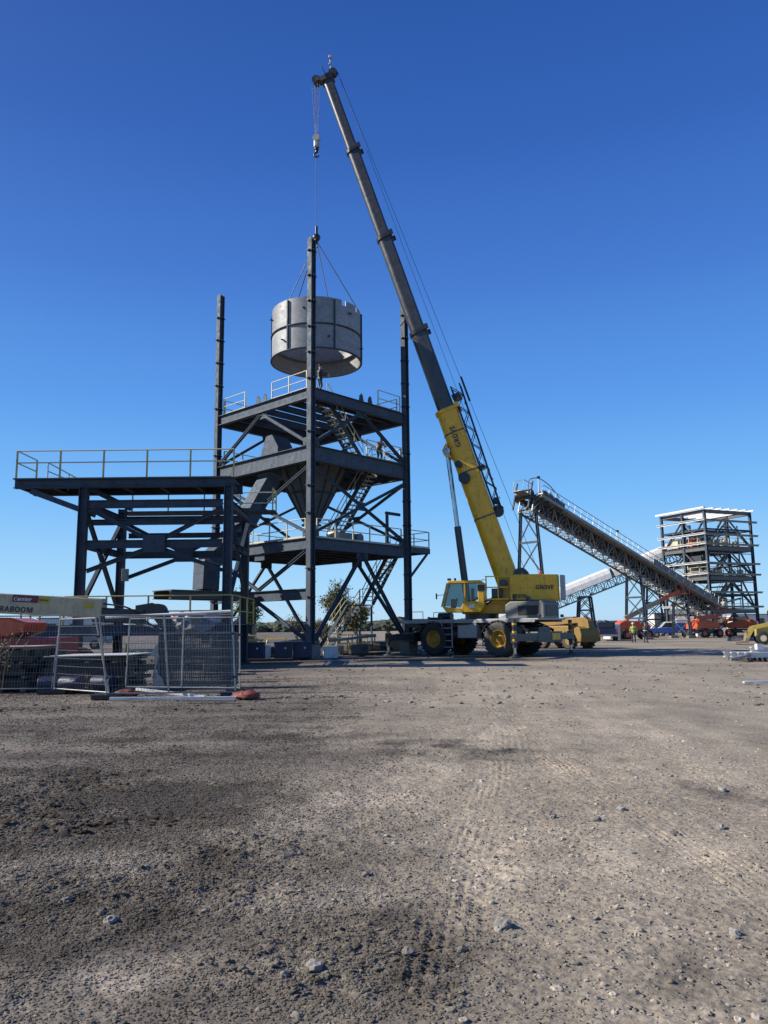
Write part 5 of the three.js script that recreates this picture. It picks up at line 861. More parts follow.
// telehandler behind the crane
{
  const t = thing('telehandler', 'dusty yellow telehandler seen from behind between the crane and the workers', 'telehandler', [12.9, 0, -55.8], 2.15); t.scale.setScalar(0.88);
  const y = M('dusty_yellow', 0.28, 0.165, 0.035, 0.75);
  part(t, 'chassis', [box_r(4.4, 0.55, 1.3, 0, 0.95, 0, 0.06)], greyDark); wheelSet(t, [[1.5, 1.0], [1.5, -1.0], [-1.4, 1.0], [-1.4, -1.0]], 0.68, 0.5, rubberDust, y);
  for (const [x, z] of [[-1.4, 1.0], [-1.4, -1.0]]) for (let i = 0; i < 14; i++) { const a = i / 14 * 6.2832; part(t, 'tread_lug', bx(0.1, 0.07, 0.5, 0, 0.7, 0).rotateZ(a).translate(x, 0.68, z), rubberDust); }
  part(t, 'counterweight', [prism([[-2.6, 0.55], [-1.9, 0.55], [-1.9, 1.6], [-2.2, 1.75], [-2.55, 1.6], [-2.7, 1.1]], 2.1, 0.08)], y);
  part(t, 'engine_cover', [box_r(2.4, 0.75, 0.8, -0.4, 1.45, -0.75, 0.08)], y); part(t, 'boom', [box_r(5.0, 0.45, 0.42, 0.2, 2.15, 0.15, 0.05).rotateZ(-0.06), prism([[-2.7, 1.6], [-1.5, 1.6], [-1.5, 2.45], [-2.2, 2.5], [-2.6, 2.2]], 0.6, 0.05).translate(0, 0, 0.15)], y, 'yellow boom');
  part(t, 'cab', [prism([[-0.7, 1.1], [0.8, 1.1], [0.8, 1.5], [0.5, 2.55], [-0.6, 2.55], [-0.75, 1.6]], 0.85, 0.05).translate(0, 0, 0.78)], greyDark); part(t, 'cab_window', [bx(0.02, 0.8, 0.7, -0.74, 2.0, 0.78), prism([[-0.6, 1.55], [0.7, 1.55], [0.45, 2.45], [-0.55, 2.45]], 0.02).translate(0, 0, 1.22)], glassD);
  part(t, 'fork_carriage', [bx(0.15, 1.0, 1.3, 2.9, 1.0, 0.1), bx(1.2, 0.06, 0.14, 3.5, 0.5, 0.5), bx(1.2, 0.06, 0.14, 3.5, 0.5, -0.3)], greyDark);
}
// yellow loader at the right edge
{
  const t = thing('skid_loader', 'yellow loader with a pale bucket cut off by the right edge', 'loader', [30.3, 0, -60.5], 2.8);
  part(t, 'body', [prism([[-1.5, 0.6], [1.4, 0.6], [1.4, 1.25], [0.9, 1.4], [-1.5, 1.6]], 1.6, 0.06)], railY); part(t, 'cab', [box_r(1.2, 1.2, 1.3, -0.2, 2.15, 0, 0.06)], railY); part(t, 'cab_window', [bx(0.9, 0.75, 0.02, -0.2, 2.2, 0.665), bx(0.02, 0.8, 1.0, 0.415, 2.2, 0)], glassD);
  for (const s of [-1, 1]) part(t, 'loader_arm', [bar(V(-1.2, 1.9, s * 0.9), V(1.6, 1.3, s * 0.9), 0.14, 0.26), bar(V(1.6, 1.35, s * 0.9), V(2.1, 0.5, s * 0.9), 0.14, 0.24)], railY); wheelSet(t, [[1.0, 0.85], [1.0, -0.85], [-1.0, 0.85], [-1.0, -0.85]], 0.5, 0.36, rubber, railP);
  part(t, 'bucket', [prism([[2.0, 0.15], [3.0, 0.1], [2.95, 0.18], [2.25, 0.3], [2.1, 0.9], [2.3, 1.1], [2.1, 1.1], [1.95, 0.8]], 1.9, 0)], wood);
}
single('site_post', 'grey steel post at the extreme right edge in front of the loader', 'post', [pipe(V(0, 0, 0), V(0, 2.35, 0), 0.06, 10), cyl(0.25, 0.12, 0, 0.06, 0, 16), cyl(0.2, 0.9, 0, 0.5, 0, 16)], plasticW, [27.85, 0, -55.6]);
// ---------- beams stacked on the right ----------
{
  const t = thing('beam_stack', 'pale steel beams stacked on dunnage at the right edge', 'steel beams', [16.9, 0, -34.6], 0.12);
  for (let i = 0; i < 4; i++) part(t, 'dunnage', bx(0.14, 0.16, 1.7, -1.3 + i * 0.85, 0.08, 0), woodD);
  for (let i = 0; i < 4; i++) part(t, 'beam', ibeam(V(-1.7 + i * 0.1, 0.28, -0.6 + i * 0.38), V(1.8, 0.28, -0.6 + i * 0.38), 0.22, 0.2, 0.02, 0.015), plasticW);
  part(t, 'beam', ibeam(V(-0.6, 0.5, -0.3), V(1.9, 0.5, -0.3), 0.2, 0.2, 0.02, 0.015), plasticW); for (const x of [-0.5, 0.6]) part(t, 'clip_angle', bx(0.3, 0.24, 0.2, x, 0.62, 0.2), plasticW); part(t, 'beam', bar(V(-2.3, 0.12, 0.9), V(-1.2, 0.28, 0.6), 0.1), galv);
}
single('white_strip', 'thin white strip lying alone on the dirt near the right edge', 'strip', [bar(V(-0.5, 0.04, 0), V(0.6, 0.05, 0.12), 0.1, 0.06), bx(0.18, 0.05, 0.14, -0.5, 0.04, 0.02)], plasticW, [10.45, 0.0, -21.7]);
// ---------- things on the ground round the tower ----------
{
  const crate = (label, x, z, n, turn) => { const t = thing('plastic_tote', label, 'tote', [x, 0, z], turn, 'blue totes by the tower'); for (let i = 0; i < n; i++) { const c = part(t, 'tote_box', [box_r(0.95, 0.85, 0.95, i * 1.0, 0.48, 0, 0.06), bx(1.0, 0.07, 1.0, i * 1.0, 0.9, 0)], navy); for (const k of [-0.25, 0.25]) part(c, 'rib', bx(0.07, 0.6, 0.05, i * 1.0 + k, 0.45, 0.49), navy); part(c, 'tag', bx(0.08, 0.08, 0.02, i * 1.0 + 0.1, 0.62, 0.51), plasticW); } };
  crate('two blue plastic totes beside the right column of the platform frame', -7.75, -40.6, 2, 0.1); crate('blue plastic totes at the foot of the near corner column', -5.35, -40.9, 2, 0.15);
  single('white_crate', 'white crate right of the near corner column of the tower', 'crate', [box_r(0.75, 0.6, 0.7, 0, 0.3, 0, 0.03), bx(0.8, 0.06, 0.75, 0, 0.62, 0)], plasticW, [-3.0, 0, -42.6], 0.2);
  single('white_crate', 'white block standing upright at the left end of the blue totes', 'crate', [box_r(0.3, 0.75, 0.4, 0, 0.38, 0, 0.03)], plasticW, [-6.15, 0, -40.8], 0.2);
  single('white_crate', 'white box in the shade under the crane front outrigger', 'crate', [box_r(0.55, 0.5, 0.5, 0, 0.27, 0, 0.02)], plasticW, [1.35, 0, -49.5], 0.1);
  single('white_crate', 'crumpled white box right of the white box under the crane', 'crate', [rockGeo(41, 2, 0.8).scale(0.45, 0.3, 0.4)], plasticW, [2.2, 0.2, -49.3], 0.1);
  { const g = new THREE.PlaneGeometry(1.9, 1.0, 40, 20).rotateX(-Math.PI / 2), p = g.attributes.position; for (let i = 0; i < p.count; i++) { const x = p.getX(i), z = p.getZ(i), e = Math.max(0, 1 - Math.hypot(x / 1.2, z / 0.6)); p.setY(i, 0.02 + Math.min(1, e * 2.5) * 0.13 * Math.abs(fbm(x * 4 + 9, z * 4 + 9, 3) - 0.4) * 2); p.setX(i, x * (0.75 + 0.4 * fbm(z * 2 + 4, x + 3, 2))); } g.computeVertexNormals(); single('plastic_sheet', 'crumpled pale blue plastic sheet on the dirt in front of the tower', 'plastic sheet', [g], M('sheet_blue', 0.20, 0.26, 0.33, 0.5, 0, { side: THREE.DoubleSide }), [-2.2, 0.01, -37.7], 0.1); }
  single('hose_pipe', 'pale pipe lying along the ground between the tower and the crane', 'pipe', [new THREE.TubeGeometry(new THREE.CatmullRomCurve3([V(-1.2, 0.06, -37.4), V(0.8, 0.06, -37.9), V(2.2, 0.07, -37.7), V(4.4, 0.06, -38.5)]), 30, 0.055, 6)], concrete);
  single('fallen_beam', 'pale beam sloping against the foot of the near corner column', 'beam', [bar(V(-10.3, 0.25, -46.5), V(-4.6, 0.95, -44.2), 0.3, 0.22)], galv);
  single('fallen_beam', 'short pale beam lying flat behind the white crate', 'beam', [bar(V(-3.2, 0.9, -44.6), V(-0.6, 1.15, -46.6), 0.2, 0.16)], galv);
  const horse = (label, x, z, turn) => { const t = thing('sawhorse', label, 'sawhorse', [x, 0, z], turn, 'yellow sawhorses behind the tower'); part(t, 'top_bar', bx(1.5, 0.1, 0.12, 0, 0.95, 0), railY); for (const s of [-1, 1]) for (const k of [-1, 1]) part(t, 'leg', bar(V(s * 0.6, 0.92, 0), V(s * 0.75, 0.0, k * 0.4), 0.07), railY); };
  horse('yellow sawhorse just right of the blue tote pair', -8.0, -46.5, 0.5); horse('yellow sawhorse left of the near corner column, behind the pale beam', -7.3, -52, -0.3); horse('yellow sawhorse at the left of the row behind the tower', -9.4, -53, 0.2); horse('yellow sawhorse right of the near corner column near the stair foot', -3.0, -50, 0.4);
  // yellow railing sections leaning together near the stair foot
  const rs = (label, x, z, turn) => { const t = thing('railing_section', label, 'railing', [x, 0, z], turn, 'yellow railing sections stored upright'); part(t, 'frame', [bar(V(-1.1, 0.1, 0), V(1.1, 0.1, 0), 0.06), bar(V(-1.1, 0.62, 0), V(1.1, 0.62, 0), 0.06), bar(V(-1.1, 1.15, 0), V(1.1, 1.15, 0), 0.06)], railY); for (const k of [-1.1, 0, 1.1]) part(t, 'post', bar(V(k, 0, 0), V(k, 1.2, 0), 0.07), railY); };
  rs('yellow railing section stored nearest the stair foot', -2.2, -51.5, 0.5); rs('yellow railing section stored behind the nearest one', -1.6, -52.4, 0.65); rs('yellow railing section seen through the left bay of the tower', -9.6, -55.5, -0.2);
  // footing boards
  for (const [x, z, l, w, tn] of [[-6.0, -39.6, 'grey plank lying in front of the blue totes', 2.6, 0.12], [-1.2, -47.5, 'dark plank on the ground under the tower', 3.0, 0.3], [4.6, -40.9, 'dark timber mat on the ground left of the crane jack', 2.2, 0.05]]) single('timber_plank', l, 'plank', [bx(w, 0.12, 0.4, 0, 0.06, 0)], woodD, [x, 0, z], tn);
  // scrap and steel lying about in the shade behind the tower
  const pile = (label, x, z, n, mt) => { const t = thing('steel_pile', label, 'steel pile', [x, 0, z], rr(-0.3, 0.3), 'low piles of steel behind the tower'); for (let i = 0; i < n; i++) { const y = 0.12 + 0.2 * Math.floor(i / 3); part(t, 'beam', bar(V(rr(-2.2, -1.4), y, (i % 3) * 0.4 - 0.4), V(rr(1.4, 2.4), y + rr(-0.02, 0.02), (i % 3) * 0.4 - 0.4 + rr(-0.1, 0.1)), 0.22, 0.18), mt[i % mt.length]); } };
  pile('low pile of dark steel under the rear of the tower', -0.3, -58, 9, [steelD, galv]); pile('low pile of mixed steel seen between the tower columns at left', -8.2, -60, 9, [galv, woodD]); pile('pile of dark beams left of the crane front', 0.2, -54, 7, [steelD, woodD]); pile('low pile of pale steel behind the platform frame', -14.5, -50, 9, [galv, steelD]); pile('long low pile of rusty steel behind the fence', -10.5, -44, 8, [M('rust', 0.16, 0.08, 0.045, 0.9), steelD]);
  // pallets, cable drums and a generator left about the tower feet
  const pallet = (label, x, z, turn, load) => { const t = thing('pallet', label, 'pallet', [x, 0, z], turn, 'wooden pallets round the tower'); for (const k of [-0.45, 0, 0.45]) part(t, 'runner', bx(0.1, 0.1, 1.0, k, 0.05, 0), wood); for (let i = 0; i < 6; i++) part(t, 'slat', bx(1.15, 0.022, 0.12, 0, 0.112, -0.44 + i * 0.176), wood); if (load) for (let i = 0; i < 4; i++) part(t, 'load_box', box_r(0.5, rr(0.3, 0.5), 0.42, (i % 2) * 0.54 - 0.27, 0.36, Math.floor(i / 2) * 0.46 - 0.23, 0.02), load); };
  pallet('pallet of dark boxes left of the near corner column under the tower', -6.6, -45.2, 0.4, greyDark); pallet('pallet of pale boxes deep under the tower', -3.2, -49.2, 0.2, cream); pallet('empty pallet lying in front of the stair foot', -0.4, -49.0, -0.3, null); pallet('pallet of brown boxes left of the crane front outrigger', -0.9, -51.5, 0.1, wood); pallet('pallet of dark boxes behind the blue tote pair', -9.0, -43.6, -0.2, steelD); pallet('empty pallet behind the platform frame', -11.8, -41.0, 0.3, null); pallet('pallet of pale boxes behind the leaning fence panel', -6.2, -29.0, 0.2, cream);
  const drum = (label, x, z, turn) => { const t = thing('cable_drum', label, 'cable drum', [x, 0, z], turn, 'cable drums'); for (const s of [-0.32, 0.32]) part(t, 'flange', cylZ(0.6, 0.06, 0, 0.6, s, 26), wood); part(t, 'cable', cylZ(0.42, 0.56, 0, 0.6, 0, 24), black); };
  drum('wooden cable drum standing under the tower left bay', -8.6, -48.2, 0.5); drum('wooden cable drum beside the stair foot', 1.0, -53.5, -0.4);
  { const t = thing('generator', 'small dark generator set on skids under the tower', 'generator', [-1.6, 0, -46.4], 0.3); t.scale.setScalar(0.62); part(t, 'canopy', box_r(1.7, 0.9, 0.8, 0, 0.6, 0, 0.05), greyDark); part(t, 'skid', [bx(1.9, 0.12, 0.1, 0, 0.07, -0.35), bx(1.9, 0.12, 0.1, 0, 0.07, 0.35)], black); part(t, 'grille', bx(0.6, 0.5, 0.02, 0.4, 0.6, 0.41), black); part(t, 'exhaust', pipe(V(-0.5, 1.0, 0), V(-0.5, 1.3, 0), 0.04, 8), galv); }
  const bxs = [[-19.5, -86, 2.2, 'left-hand dark portable toilet behind the tower'], [-16.4, -86, 2.2, 'right-hand dark portable toilet behind the tower']];
  for (const [x, z, h, l] of bxs) { const t = thing('portable_toilet', l, 'toilet', [x - 0.0, 0, z], 0.1, 'portable toilets'); part(t, 'cabin', [box_r(1.5, h, 1.5, 0, h / 2 + 0.1, 0, 0.05)], greyDark); part(t, 'roof', [prism([[-0.8, 0], [0.8, 0], [0.6, 0.2], [-0.6, 0.2]], 1.6, 0.03).translate(0, h + 0.1, 0)], plasticW); part(t, 'door', [bx(0.9, h - 0.4, 0.04, 0, h / 2 + 0.05, 0.77)], steelD); }
  // distant cabins and trailers
  const cabin = (label, x, z, w, h, turn, m = white) => { const t = thing('site_cabin', label, 'cabin', [x, 0, z], turn, 'white site cabins'); part(t, 'wall', [box_r(w, h, 3, 0, h / 2 + 0.4, 0, 0.04)], m); part(t, 'roof', bx(w + 0.2, 0.12, 3.2, 0, h + 0.46, 0), galv); for (let i = 0; i < Math.floor(w / 2.6); i++) part(t, 'window', bx(1.0, 0.8, 0.04, -w / 2 + 1.5 + i * 2.5, h * 0.62 + 0.4, 1.52), glassD); part(t, 'door', bx(0.9, 1.9, 0.04, w / 2 - 0.9, 1.4, 1.52), galv); };
  cabin('white site cabin behind the blue service truck', 41.5, -112, 7, 2.7, 0.1); cabin('low white cabin seen under the far building at right', 57, -118, 9, 2.5, -0.1); cabin('white cabin behind the fence and the orange boom lift', -36, -92, 9, 2.6, 0.2); cabin('grey cabin seen beyond the crane front', 6.5, -120, 8, 2.3, 0, galv); cabin('tan cabin behind the portable toilets', -22, -108, 8, 2.0, 0.1, wood);
}
// ---------- people ----------
function person(name, label, pos, turn, J, col, extras) {
  // joints -> bones (tapered capsules) -> one surface
  const bones = [['hip', 'chest', 0.15, 0.165, 'top'], ['chest', 'neck', 0.14, 0.06, 'top'], ['neck', 'head', 0.058, 0.06, 'skin'], ['head', 'crown', 0.088, 0.095, 'skin'],
    ['chest', 'ls', 0.11, 0.075, 'top'], ['chest', 'rs', 0.11, 0.075, 'top'], ['ls', 'le', 0.068, 0.052, 'top'], ['rs', 're', 0.068, 0.052, 'top'], ['le', 'lh', 0.05, 0.036, 'top'], ['re', 'rh', 0.05, 0.036, 'top'], ['lh', 'lf', 0.038, 0.034, 'skin'], ['rh', 'rf', 0.038, 0.034, 'skin'],
    ['hip', 'll', 0.145, 0.105, 'leg'], ['hip', 'rl', 0.145, 0.105, 'leg'], ['ll', 'lk', 0.095, 0.068, 'leg'], ['rl', 'rk', 0.095, 0.068, 'leg'], ['lk', 'la', 0.066, 0.05, 'leg'], ['rk', 'ra', 0.066, 0.05, 'leg'], ['la', 'lt', 0.052, 0.045, 'boot'], ['ra', 'rt', 0.052, 0.045, 'boot']].map(b => ({ a: V(...J[b[0]]), b: V(...J[b[1]]), r0: b[2], r1: b[3], c: b[4] }));
  const dist = (p, o) => { const d = V().subVectors(o.b, o.a), l2 = d.lengthSq() || 1e-9, t = Math.max(0, Math.min(1, V().subVectors(p, o.a).dot(d) / l2)); return p.distanceTo(V().copy(o.a).addScaledVector(d, t)) - (o.r0 + (o.r1 - o.r0) * t); };
  const N = 56, size = 1.06, mc = new MarchingCubes(N, new THREE.MeshBasicMaterial(), false, false, 60000), c0 = V(0, 0.96, 0); mc.isolation = 0;
  const p = V(); const half = N / 2;
  for (let k = 0; k < N; k++) for (let j = 0; j < N; j++) for (let i = 0; i < N; i++) {
    p.set((i - half) / half * size, (j - half) / half * size, (k - half) / half * size).add(c0); let s = 1e9;
    for (const o of bones) { const d = dist(p, o), h = Math.max(0, 0.035 - Math.abs(s - d)) / 0.035; s = Math.min(s, d) - h * h * 0.035 * 0.25; }
    mc.field[k * N * N + j * N + i] = -s;
  }
  mc.update();
  const n = mc.count, pos3 = new Float32Array(n * 3), nor = new Float32Array(n * 3), colr = new Float32Array(n * 3);
  for (let i = 0; i < n; i++) { p.set(mc.positionArray[3 * i], mc.positionArray[3 * i + 1], mc.positionArray[3 * i + 2]).multiplyScalar(size).add(c0); pos3.set(p.toArray(), 3 * i); nor.set([mc.normalArray[3 * i], mc.normalArray[3 * i + 1], mc.normalArray[3 * i + 2]], 3 * i); let b = null, bd = 1e9; for (const o of bones) { const d = dist(p, o); if (d < bd) { bd = d; b = o; } } colr.set(col[b.c], 3 * i); }
  let g = new THREE.BufferGeometry(); g.setAttribute('position', new THREE.BufferAttribute(pos3, 3)); g.setAttribute('normal', new THREE.BufferAttribute(nor, 3)); g.setAttribute('color', new THREE.BufferAttribute(colr, 3)); g.setAttribute('uv', new THREE.BufferAttribute(new Float32Array(n * 2), 2));
  // hands and face detail joined to the same mesh
  const add = [g], tint = (q, c) => { q = flat(q); const a = new Float32Array(q.attributes.position.count * 3); for (let i = 0; i < a.length; i += 3) a.set(c, i); q.setAttribute('color', new THREE.BufferAttribute(a, 3)); add.push(q); };
  for (const s of ['l', 'r']) { const h = V(...J[s + 'h']), f = V(...J[s + 'f']), d = V().subVectors(f, h).normalize(), sd = V().crossVectors(d, V(0, 0.2, 1)).normalize(); for (let k = 0; k < 4; k++) { const r = f.clone().addScaledVector(sd, (k - 1.5) * 0.019), m = r.clone().addScaledVector(d, 0.045), e = m.clone().addScaledVector(d, 0.03 - Math.abs(k - 1.4) * 0.006).add(V(0, -0.012, 0.012)); tint(pipe(r, m, 0.0095, 5), col.skin); tint(pipe(m, e, 0.0085, 5), col.skin); } const th = h.clone().lerp(f, 0.3).addScaledVector(sd, 0.03); tint(pipe(th, th.clone().addScaledVector(d, 0.05).addScaledVector(sd, 0.03), 0.011, 5), col.skin); }
  const hd = V(...J.head).lerp(V(...J.crown), 0.35), fw = V(...(J.face || [0, 0, 1])).normalize(), rt = V().crossVectors(V(0, 1, 0), fw).normalize(), fp = (x, y, z) => hd.clone().addScaledVector(rt, x).add(V(0, y, 0)).addScaledVector(fw, z);
  tint(new THREE.ConeGeometry(0.018, 0.05, 6).translate(...fp(0, 0.0, 0.105).toArray()), col.skin); for (const s of [-1, 1]) { tint(new THREE.SphereGeometry(0.012, 8, 6).translate(...fp(s * 0.034, 0.03, 0.085).toArray()), [0.02, 0.02, 0.02]); tint(new THREE.SphereGeometry(0.024, 8, 6).translate(...fp(s * 0.095, 0.0, 0).toArray()), col.skin); } tint(bx(0.045, 0.01, 0.012, ...fp(0, -0.045, 0.09).toArray()), [0.2, 0.08, 0.07]);
  g = merge(add); const t = new THREE.Group(); t.name = numbered('person'); t.position.set(...pos); t.rotation.y = turn; t.userData = { label, category: 'person', kind: 'thing', group: 'workers on the site' }; scene.add(t);
  const body = shadowed(new THREE.Mesh(g, M('clothed_figure', 1, 1, 1, 0.85, 0, { vertexColors: true, map: null }))); body.name = 'body'; t.add(body);
  const cr = V(...J.crown); const hat = part(t, 'hard_hat', [lathe([[0, 0.145], [0.06, 0.135], [0.1, 0.1], [0.122, 0.04], [0.128, 0.0], [0.145, -0.005], [0.145, -0.012], [0.12, -0.005]], 20).translate(cr.x, cr.y + 0.005, cr.z), box_r(0.16, 0.015, 0.1, cr.x + fw.x * 0.13, cr.y, cr.z + fw.z * 0.13, 0.005)], M('hat_' + col.hat.join(), ...col.hat, 0.4));
  if (col.vest) { const h = V(...J.hip), c = V(...J.chest), nk = V(...J.neck), v = []; const rings = [[0.02, 0.172, 0.15], [0.3, 0.178, 0.155], [0.65, 0.196, 0.165], [1.0, 0.215, 0.16], [1.25, 0.17, 0.13]]; const pts = rings.map(([f, a, b]) => ({ c: f <= 1 ? h.clone().lerp(c, f) : c.clone().lerp(nk, (f - 1) * 1.6), a, b })), S = 24, P = []; for (let i = 0; i < pts.length - 1; i++) for (let k = 0; k < S; k++) { const q = (o, m) => { const an = m / S * 6.2832; return [o.c.x + Math.cos(an) * o.a, o.c.y, o.c.z + Math.sin(an) * o.b]; }; const A = q(pts[i], k), B = q(pts[i], k + 1), C = q(pts[i + 1], k + 1), D = q(pts[i + 1], k); P.push(...A, ...D, ...C, ...A, ...C, ...B); } const vg = new THREE.BufferGeometry(); vg.setAttribute('position', new THREE.Float32BufferAttribute(P, 3)); vg.computeVertexNormals(); vg.setAttribute('uv', new THREE.Float32BufferAttribute(new Float32Array(P.length / 3 * 2), 2)); const vest = part(t, 'safety_vest', vg, M('vest_' + col.vest.join(), ...col.vest, 0.8, 0, { side: THREE.DoubleSide })); const mid = h.clone().lerp(c, 0.42); part(vest, 'reflective_band', [new THREE.CylinderGeometry(1, 1, 0.05, 24, 1, true).scale(0.189, 1, 0.166).translate(mid.x, mid.y, mid.z)], M('reflective', 0.7, 0.72, 0.68, 0.4, 0, { side: THREE.DoubleSide })); }
  return t;
}
{
  const skin = [0.42, 0.25, 0.18], stand = { hip: [0, 0.95, 0], chest: [0, 1.32, 0], neck: [0, 1.5, 0.01], head: [0, 1.58, 0.02], crown: [0, 1.7, 0.02], ls: [-0.19, 1.4, 0], rs: [0.19, 1.4, 0], le: [-0.27, 1.13, -0.02], re: [0.27, 1.13, -0.02], lh: [-0.27, 0.9, 0.08], rh: [0.27, 0.9, 0.08], lf: [-0.26, 0.83, 0.1], rf: [0.26, 0.83, 0.1], ll: [-0.1, 0.9, 0], rl: [0.1, 0.9, 0], lk: [-0.12, 0.5, 0.02], rk: [0.12, 0.5, 0.02], la: [-0.13, 0.09, -0.02], ra: [0.13, 0.09, -0.02], lt: [-0.15, 0.055, 0.15], rt: [0.15, 0.055, 0.15] };
  person('person', 'worker in a green and yellow vest standing with arms down, left of the pair', [22.3, 0, -70], Math.PI - 0.3, stand, { skin, top: [0.42, 0.36, 0.08], leg: [0.03, 0.03, 0.04], boot: [0.03, 0.02, 0.015], vest: [0.12, 0.42, 0.05], hat: [0.6, 0.6, 0.55] });
  person('person', 'worker in dark clothes with a pale vest stripe, right of the pair', [23.25, 0, -69.6], 2.3, { ...stand, le: [-0.24, 1.14, 0.08], lh: [-0.1, 1.05, 0.28], lf: [-0.03, 1.06, 0.32], re: [0.26, 1.14, 0.05], rh: [0.15, 1.0, 0.26], rf: [0.08, 0.99, 0.3], hip: [0, 0.93, -0.03] }, { skin, top: [0.02, 0.022, 0.03], leg: [0.015, 0.016, 0.02], boot: [0.02, 0.015, 0.012], vest: [0.03, 0.045, 0.05], hat: [0.05, 0.06, 0.1] });
  const w1 = towerPt(1.35, L3, -0.75);
  person('person', 'worker in black on the top deck reaching out towards the hanging bin', [w1.x, w1.y, w1.z], 1.9, { ...stand, hip: [0, 0.94, 0], rs: [0.18, 1.41, 0.05], ls: [-0.18, 1.4, 0.0], le: [-0.26, 1.2, 0.16], lh: [-0.2, 1.22, 0.42], lf: [-0.17, 1.22, 0.5], re: [0.24, 1.27, 0.26], rh: [0.2, 1.2, 0.5], rf: [0.19, 1.2, 0.58], lk: [-0.15, 0.5, 0.06], la: [-0.18, 0.09, -0.08], lt: [-0.2, 0.055, 0.09], rk: [0.14, 0.5, 0.05], ra: [0.16, 0.09, 0.04], rt: [0.18, 0.055, 0.2] }, { skin, top: [0.015, 0.016, 0.02], leg: [0.015, 0.015, 0.018], boot: [0.02, 0.016, 0.012], hat: [0.015, 0.016, 0.018] });
  const w2 = towerPt(6.35, L2, -0.75);
  person('person', 'worker in a brown and orange jacket bending at the second floor railing', [w2.x, w2.y, w2.z], 0.6, { ...stand, hip: [0, 0.88, -0.1], chest: [0, 1.16, 0.1], neck: [0, 1.3, 0.2], head: [0, 1.36, 0.26], crown: [0, 1.45, 0.33], ls: [-0.19, 1.23, 0.13], rs: [0.19, 1.23, 0.13], le: [-0.26, 1.0, 0.28], re: [0.26, 1.0, 0.28], lh: [-0.18, 0.98, 0.5], rh: [0.18, 0.98, 0.5], lf: [-0.16, 0.98, 0.57], rf: [0.16, 0.98, 0.57], ll: [-0.1, 0.84, -0.08], rl: [0.1, 0.84, -0.08], lk: [-0.13, 0.47, 0.06], rk: [0.13, 0.47, 0.06] }, { skin, top: [0.10, 0.05, 0.025], leg: [0.03, 0.028, 0.03], boot: [0.02, 0.016, 0.012], vest: [0.34, 0.12, 0.03], hat: [0.3, 0.2, 0.08] });
}
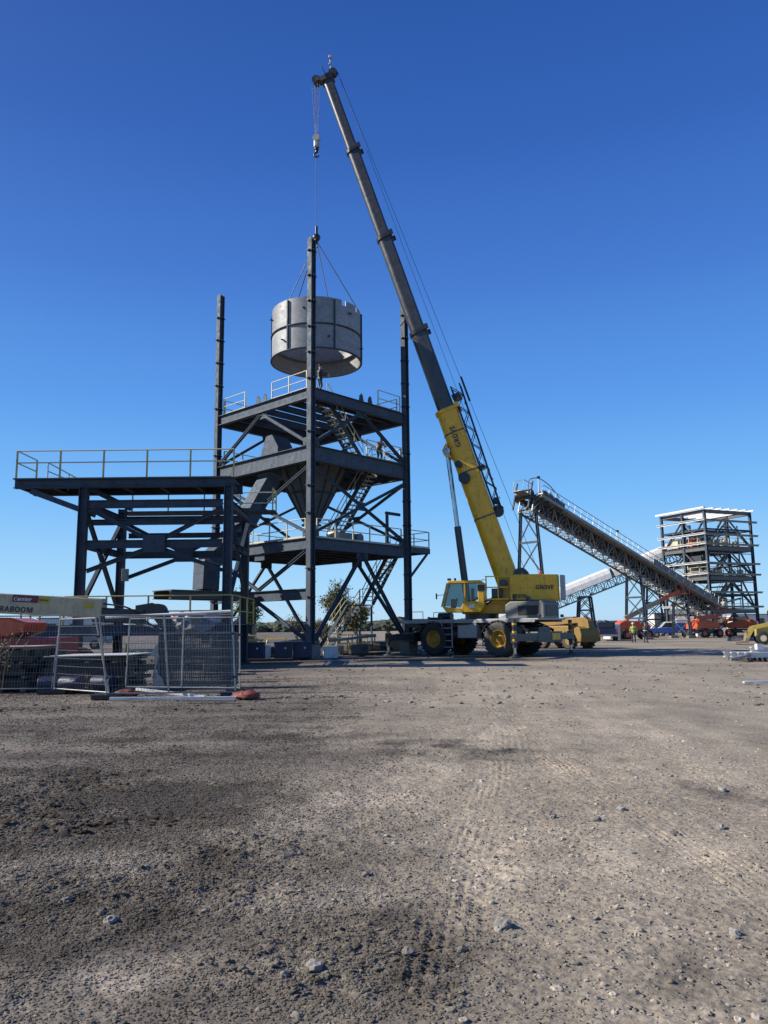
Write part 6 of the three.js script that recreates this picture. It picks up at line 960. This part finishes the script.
// ---------- trees ----------
function tree(name, label, pos, H, spread, leaf, nLeaf, seedN, leafS, group) {
  const save = seed; seed = seedN; const t = thing(name, label, 'tree', pos, 0, group), wd = [], tips = [];
  const grow = (p, d, len, r, lvl) => { let q = p.clone(), dir = d.clone(); const n = 3; for (let k = 0; k < n; k++) { const e = q.clone().addScaledVector(dir, len / n); wd.push(pipe(q, e, r * (1 - k * 0.2), lvl ? 4 : 7, r * (1 - (k + 1) * 0.2))); q = e; dir.add(V(rr(-0.25, 0.25), rr(-0.05, 0.2), rr(-0.25, 0.25))).normalize(); if (lvl > 1) tips.push(q.clone()); } if (lvl < 3) { const m = lvl ? 3 : 7; for (let i = 0; i < m; i++) { const a = rnd() * 6.2832, up = lvl ? 0.7 : 0.9; grow(i ? p.clone().lerp(q, rr(lvl ? 0.4 : 0.25, 1)) : q, V(Math.cos(a) * spread, up, Math.sin(a) * spread).add(dir.clone().multiplyScalar(0.5)).normalize(), len * rr(0.55, 0.8), r * 0.52, lvl + 1); } } else tips.push(q); };
  grow(V(0, 0, 0), V(0.03, 1, 0.02), H * 0.36, H * 0.028, 0);
  part(t, 'trunk', wd, M('bark', 0.09, 0.075, 0.06, 0.95));
  const cr = part(t, 'crown', leafCloud(nLeaf, () => { const p = tips[Math.floor(rnd() * tips.length)], s = H * 0.10; return [p.x + (rnd() + rnd() - 1) * s * 1.6, p.y + (rnd() + rnd() - 1) * s, p.z + (rnd() + rnd() - 1) * s * 1.6]; }, leafS, 1.6), leaf); cr.userData.kind = 'stuff'; seed = save; return t;
}
const leafG = leafM('leaf_green', 0.075, 0.11, 0.035), leafO = leafM('leaf_olive', 0.13, 0.12, 0.035), leafB = leafM('leaf_tan', 0.20, 0.15, 0.06);
tree('tree', 'thin olive tree behind the near corner column, tallest of the trees', [-4.9, 0, -82], 6.8, 0.8, leafO, 11000, 11, 0.085, 'trees behind the tower');
tree('tree', 'leaning olive tree right of the tallest one, behind the stairs', [-2.9, 0, -80], 5.2, 1.0, leafO, 8000, 12, 0.08, 'trees behind the tower');
tree('tree', 'small green tree seen through the left bay of the tower', [-15.6, 0, -90], 6.6, 0.6, leafG, 4500, 13, 0.095, 'trees behind the tower');
tree('tree', 'bare thin shrub left of the near corner column', [-9.5, 0, -84], 3.9, 0.75, leafB, 500, 14, 0.06, 'trees behind the tower');
tree('tree', 'low golden shrub beside the near corner column', [-6.3, 0, -78], 2.9, 0.9, leafB, 3000, 15, 0.07, 'trees behind the tower');
{
  // far-off woods along the horizon
  const g = rockGeo(50, 2, 0.9), n = 6000, im = shadowed(new THREE.InstancedMesh(g, Object.assign(new THREE.MeshStandardMaterial({ color: lin(1, 1, 1), roughness: 1 }), { name: 'far_foliage' }), n)), m4 = new THREE.Matrix4(), q = new THREE.Quaternion(), c = new THREE.Color();
  for (let i = 0; i < n; i++) { const x = rr(-330, 330), z = -(300 + rr(0, 70) + 20 * fbm(x * 0.02 + 9, 3, 2)), s = 1.0 + 3.0 * fbm(x * 0.05 + 50, 2, 3) * rr(0.7, 1.2); q.setFromAxisAngle(V(0, 1, 0), rnd() * 6.28); m4.compose(V(x, s * 0.5, z), q, V(s * rr(1, 1.8), s, s * rr(1, 1.6))); im.setMatrixAt(i, m4); const k = rr(0.6, 1.2); im.setColorAt(i, c.setRGB(0.07 * k, 0.08 * k, 0.05 * k)); }
  im.name = 'far_woods'; im.userData = { kind: 'stuff', label: 'low dark belt of far-off trees along the horizon', category: 'woods' }; scene.add(im);
}
renderer.render(scene, camera);
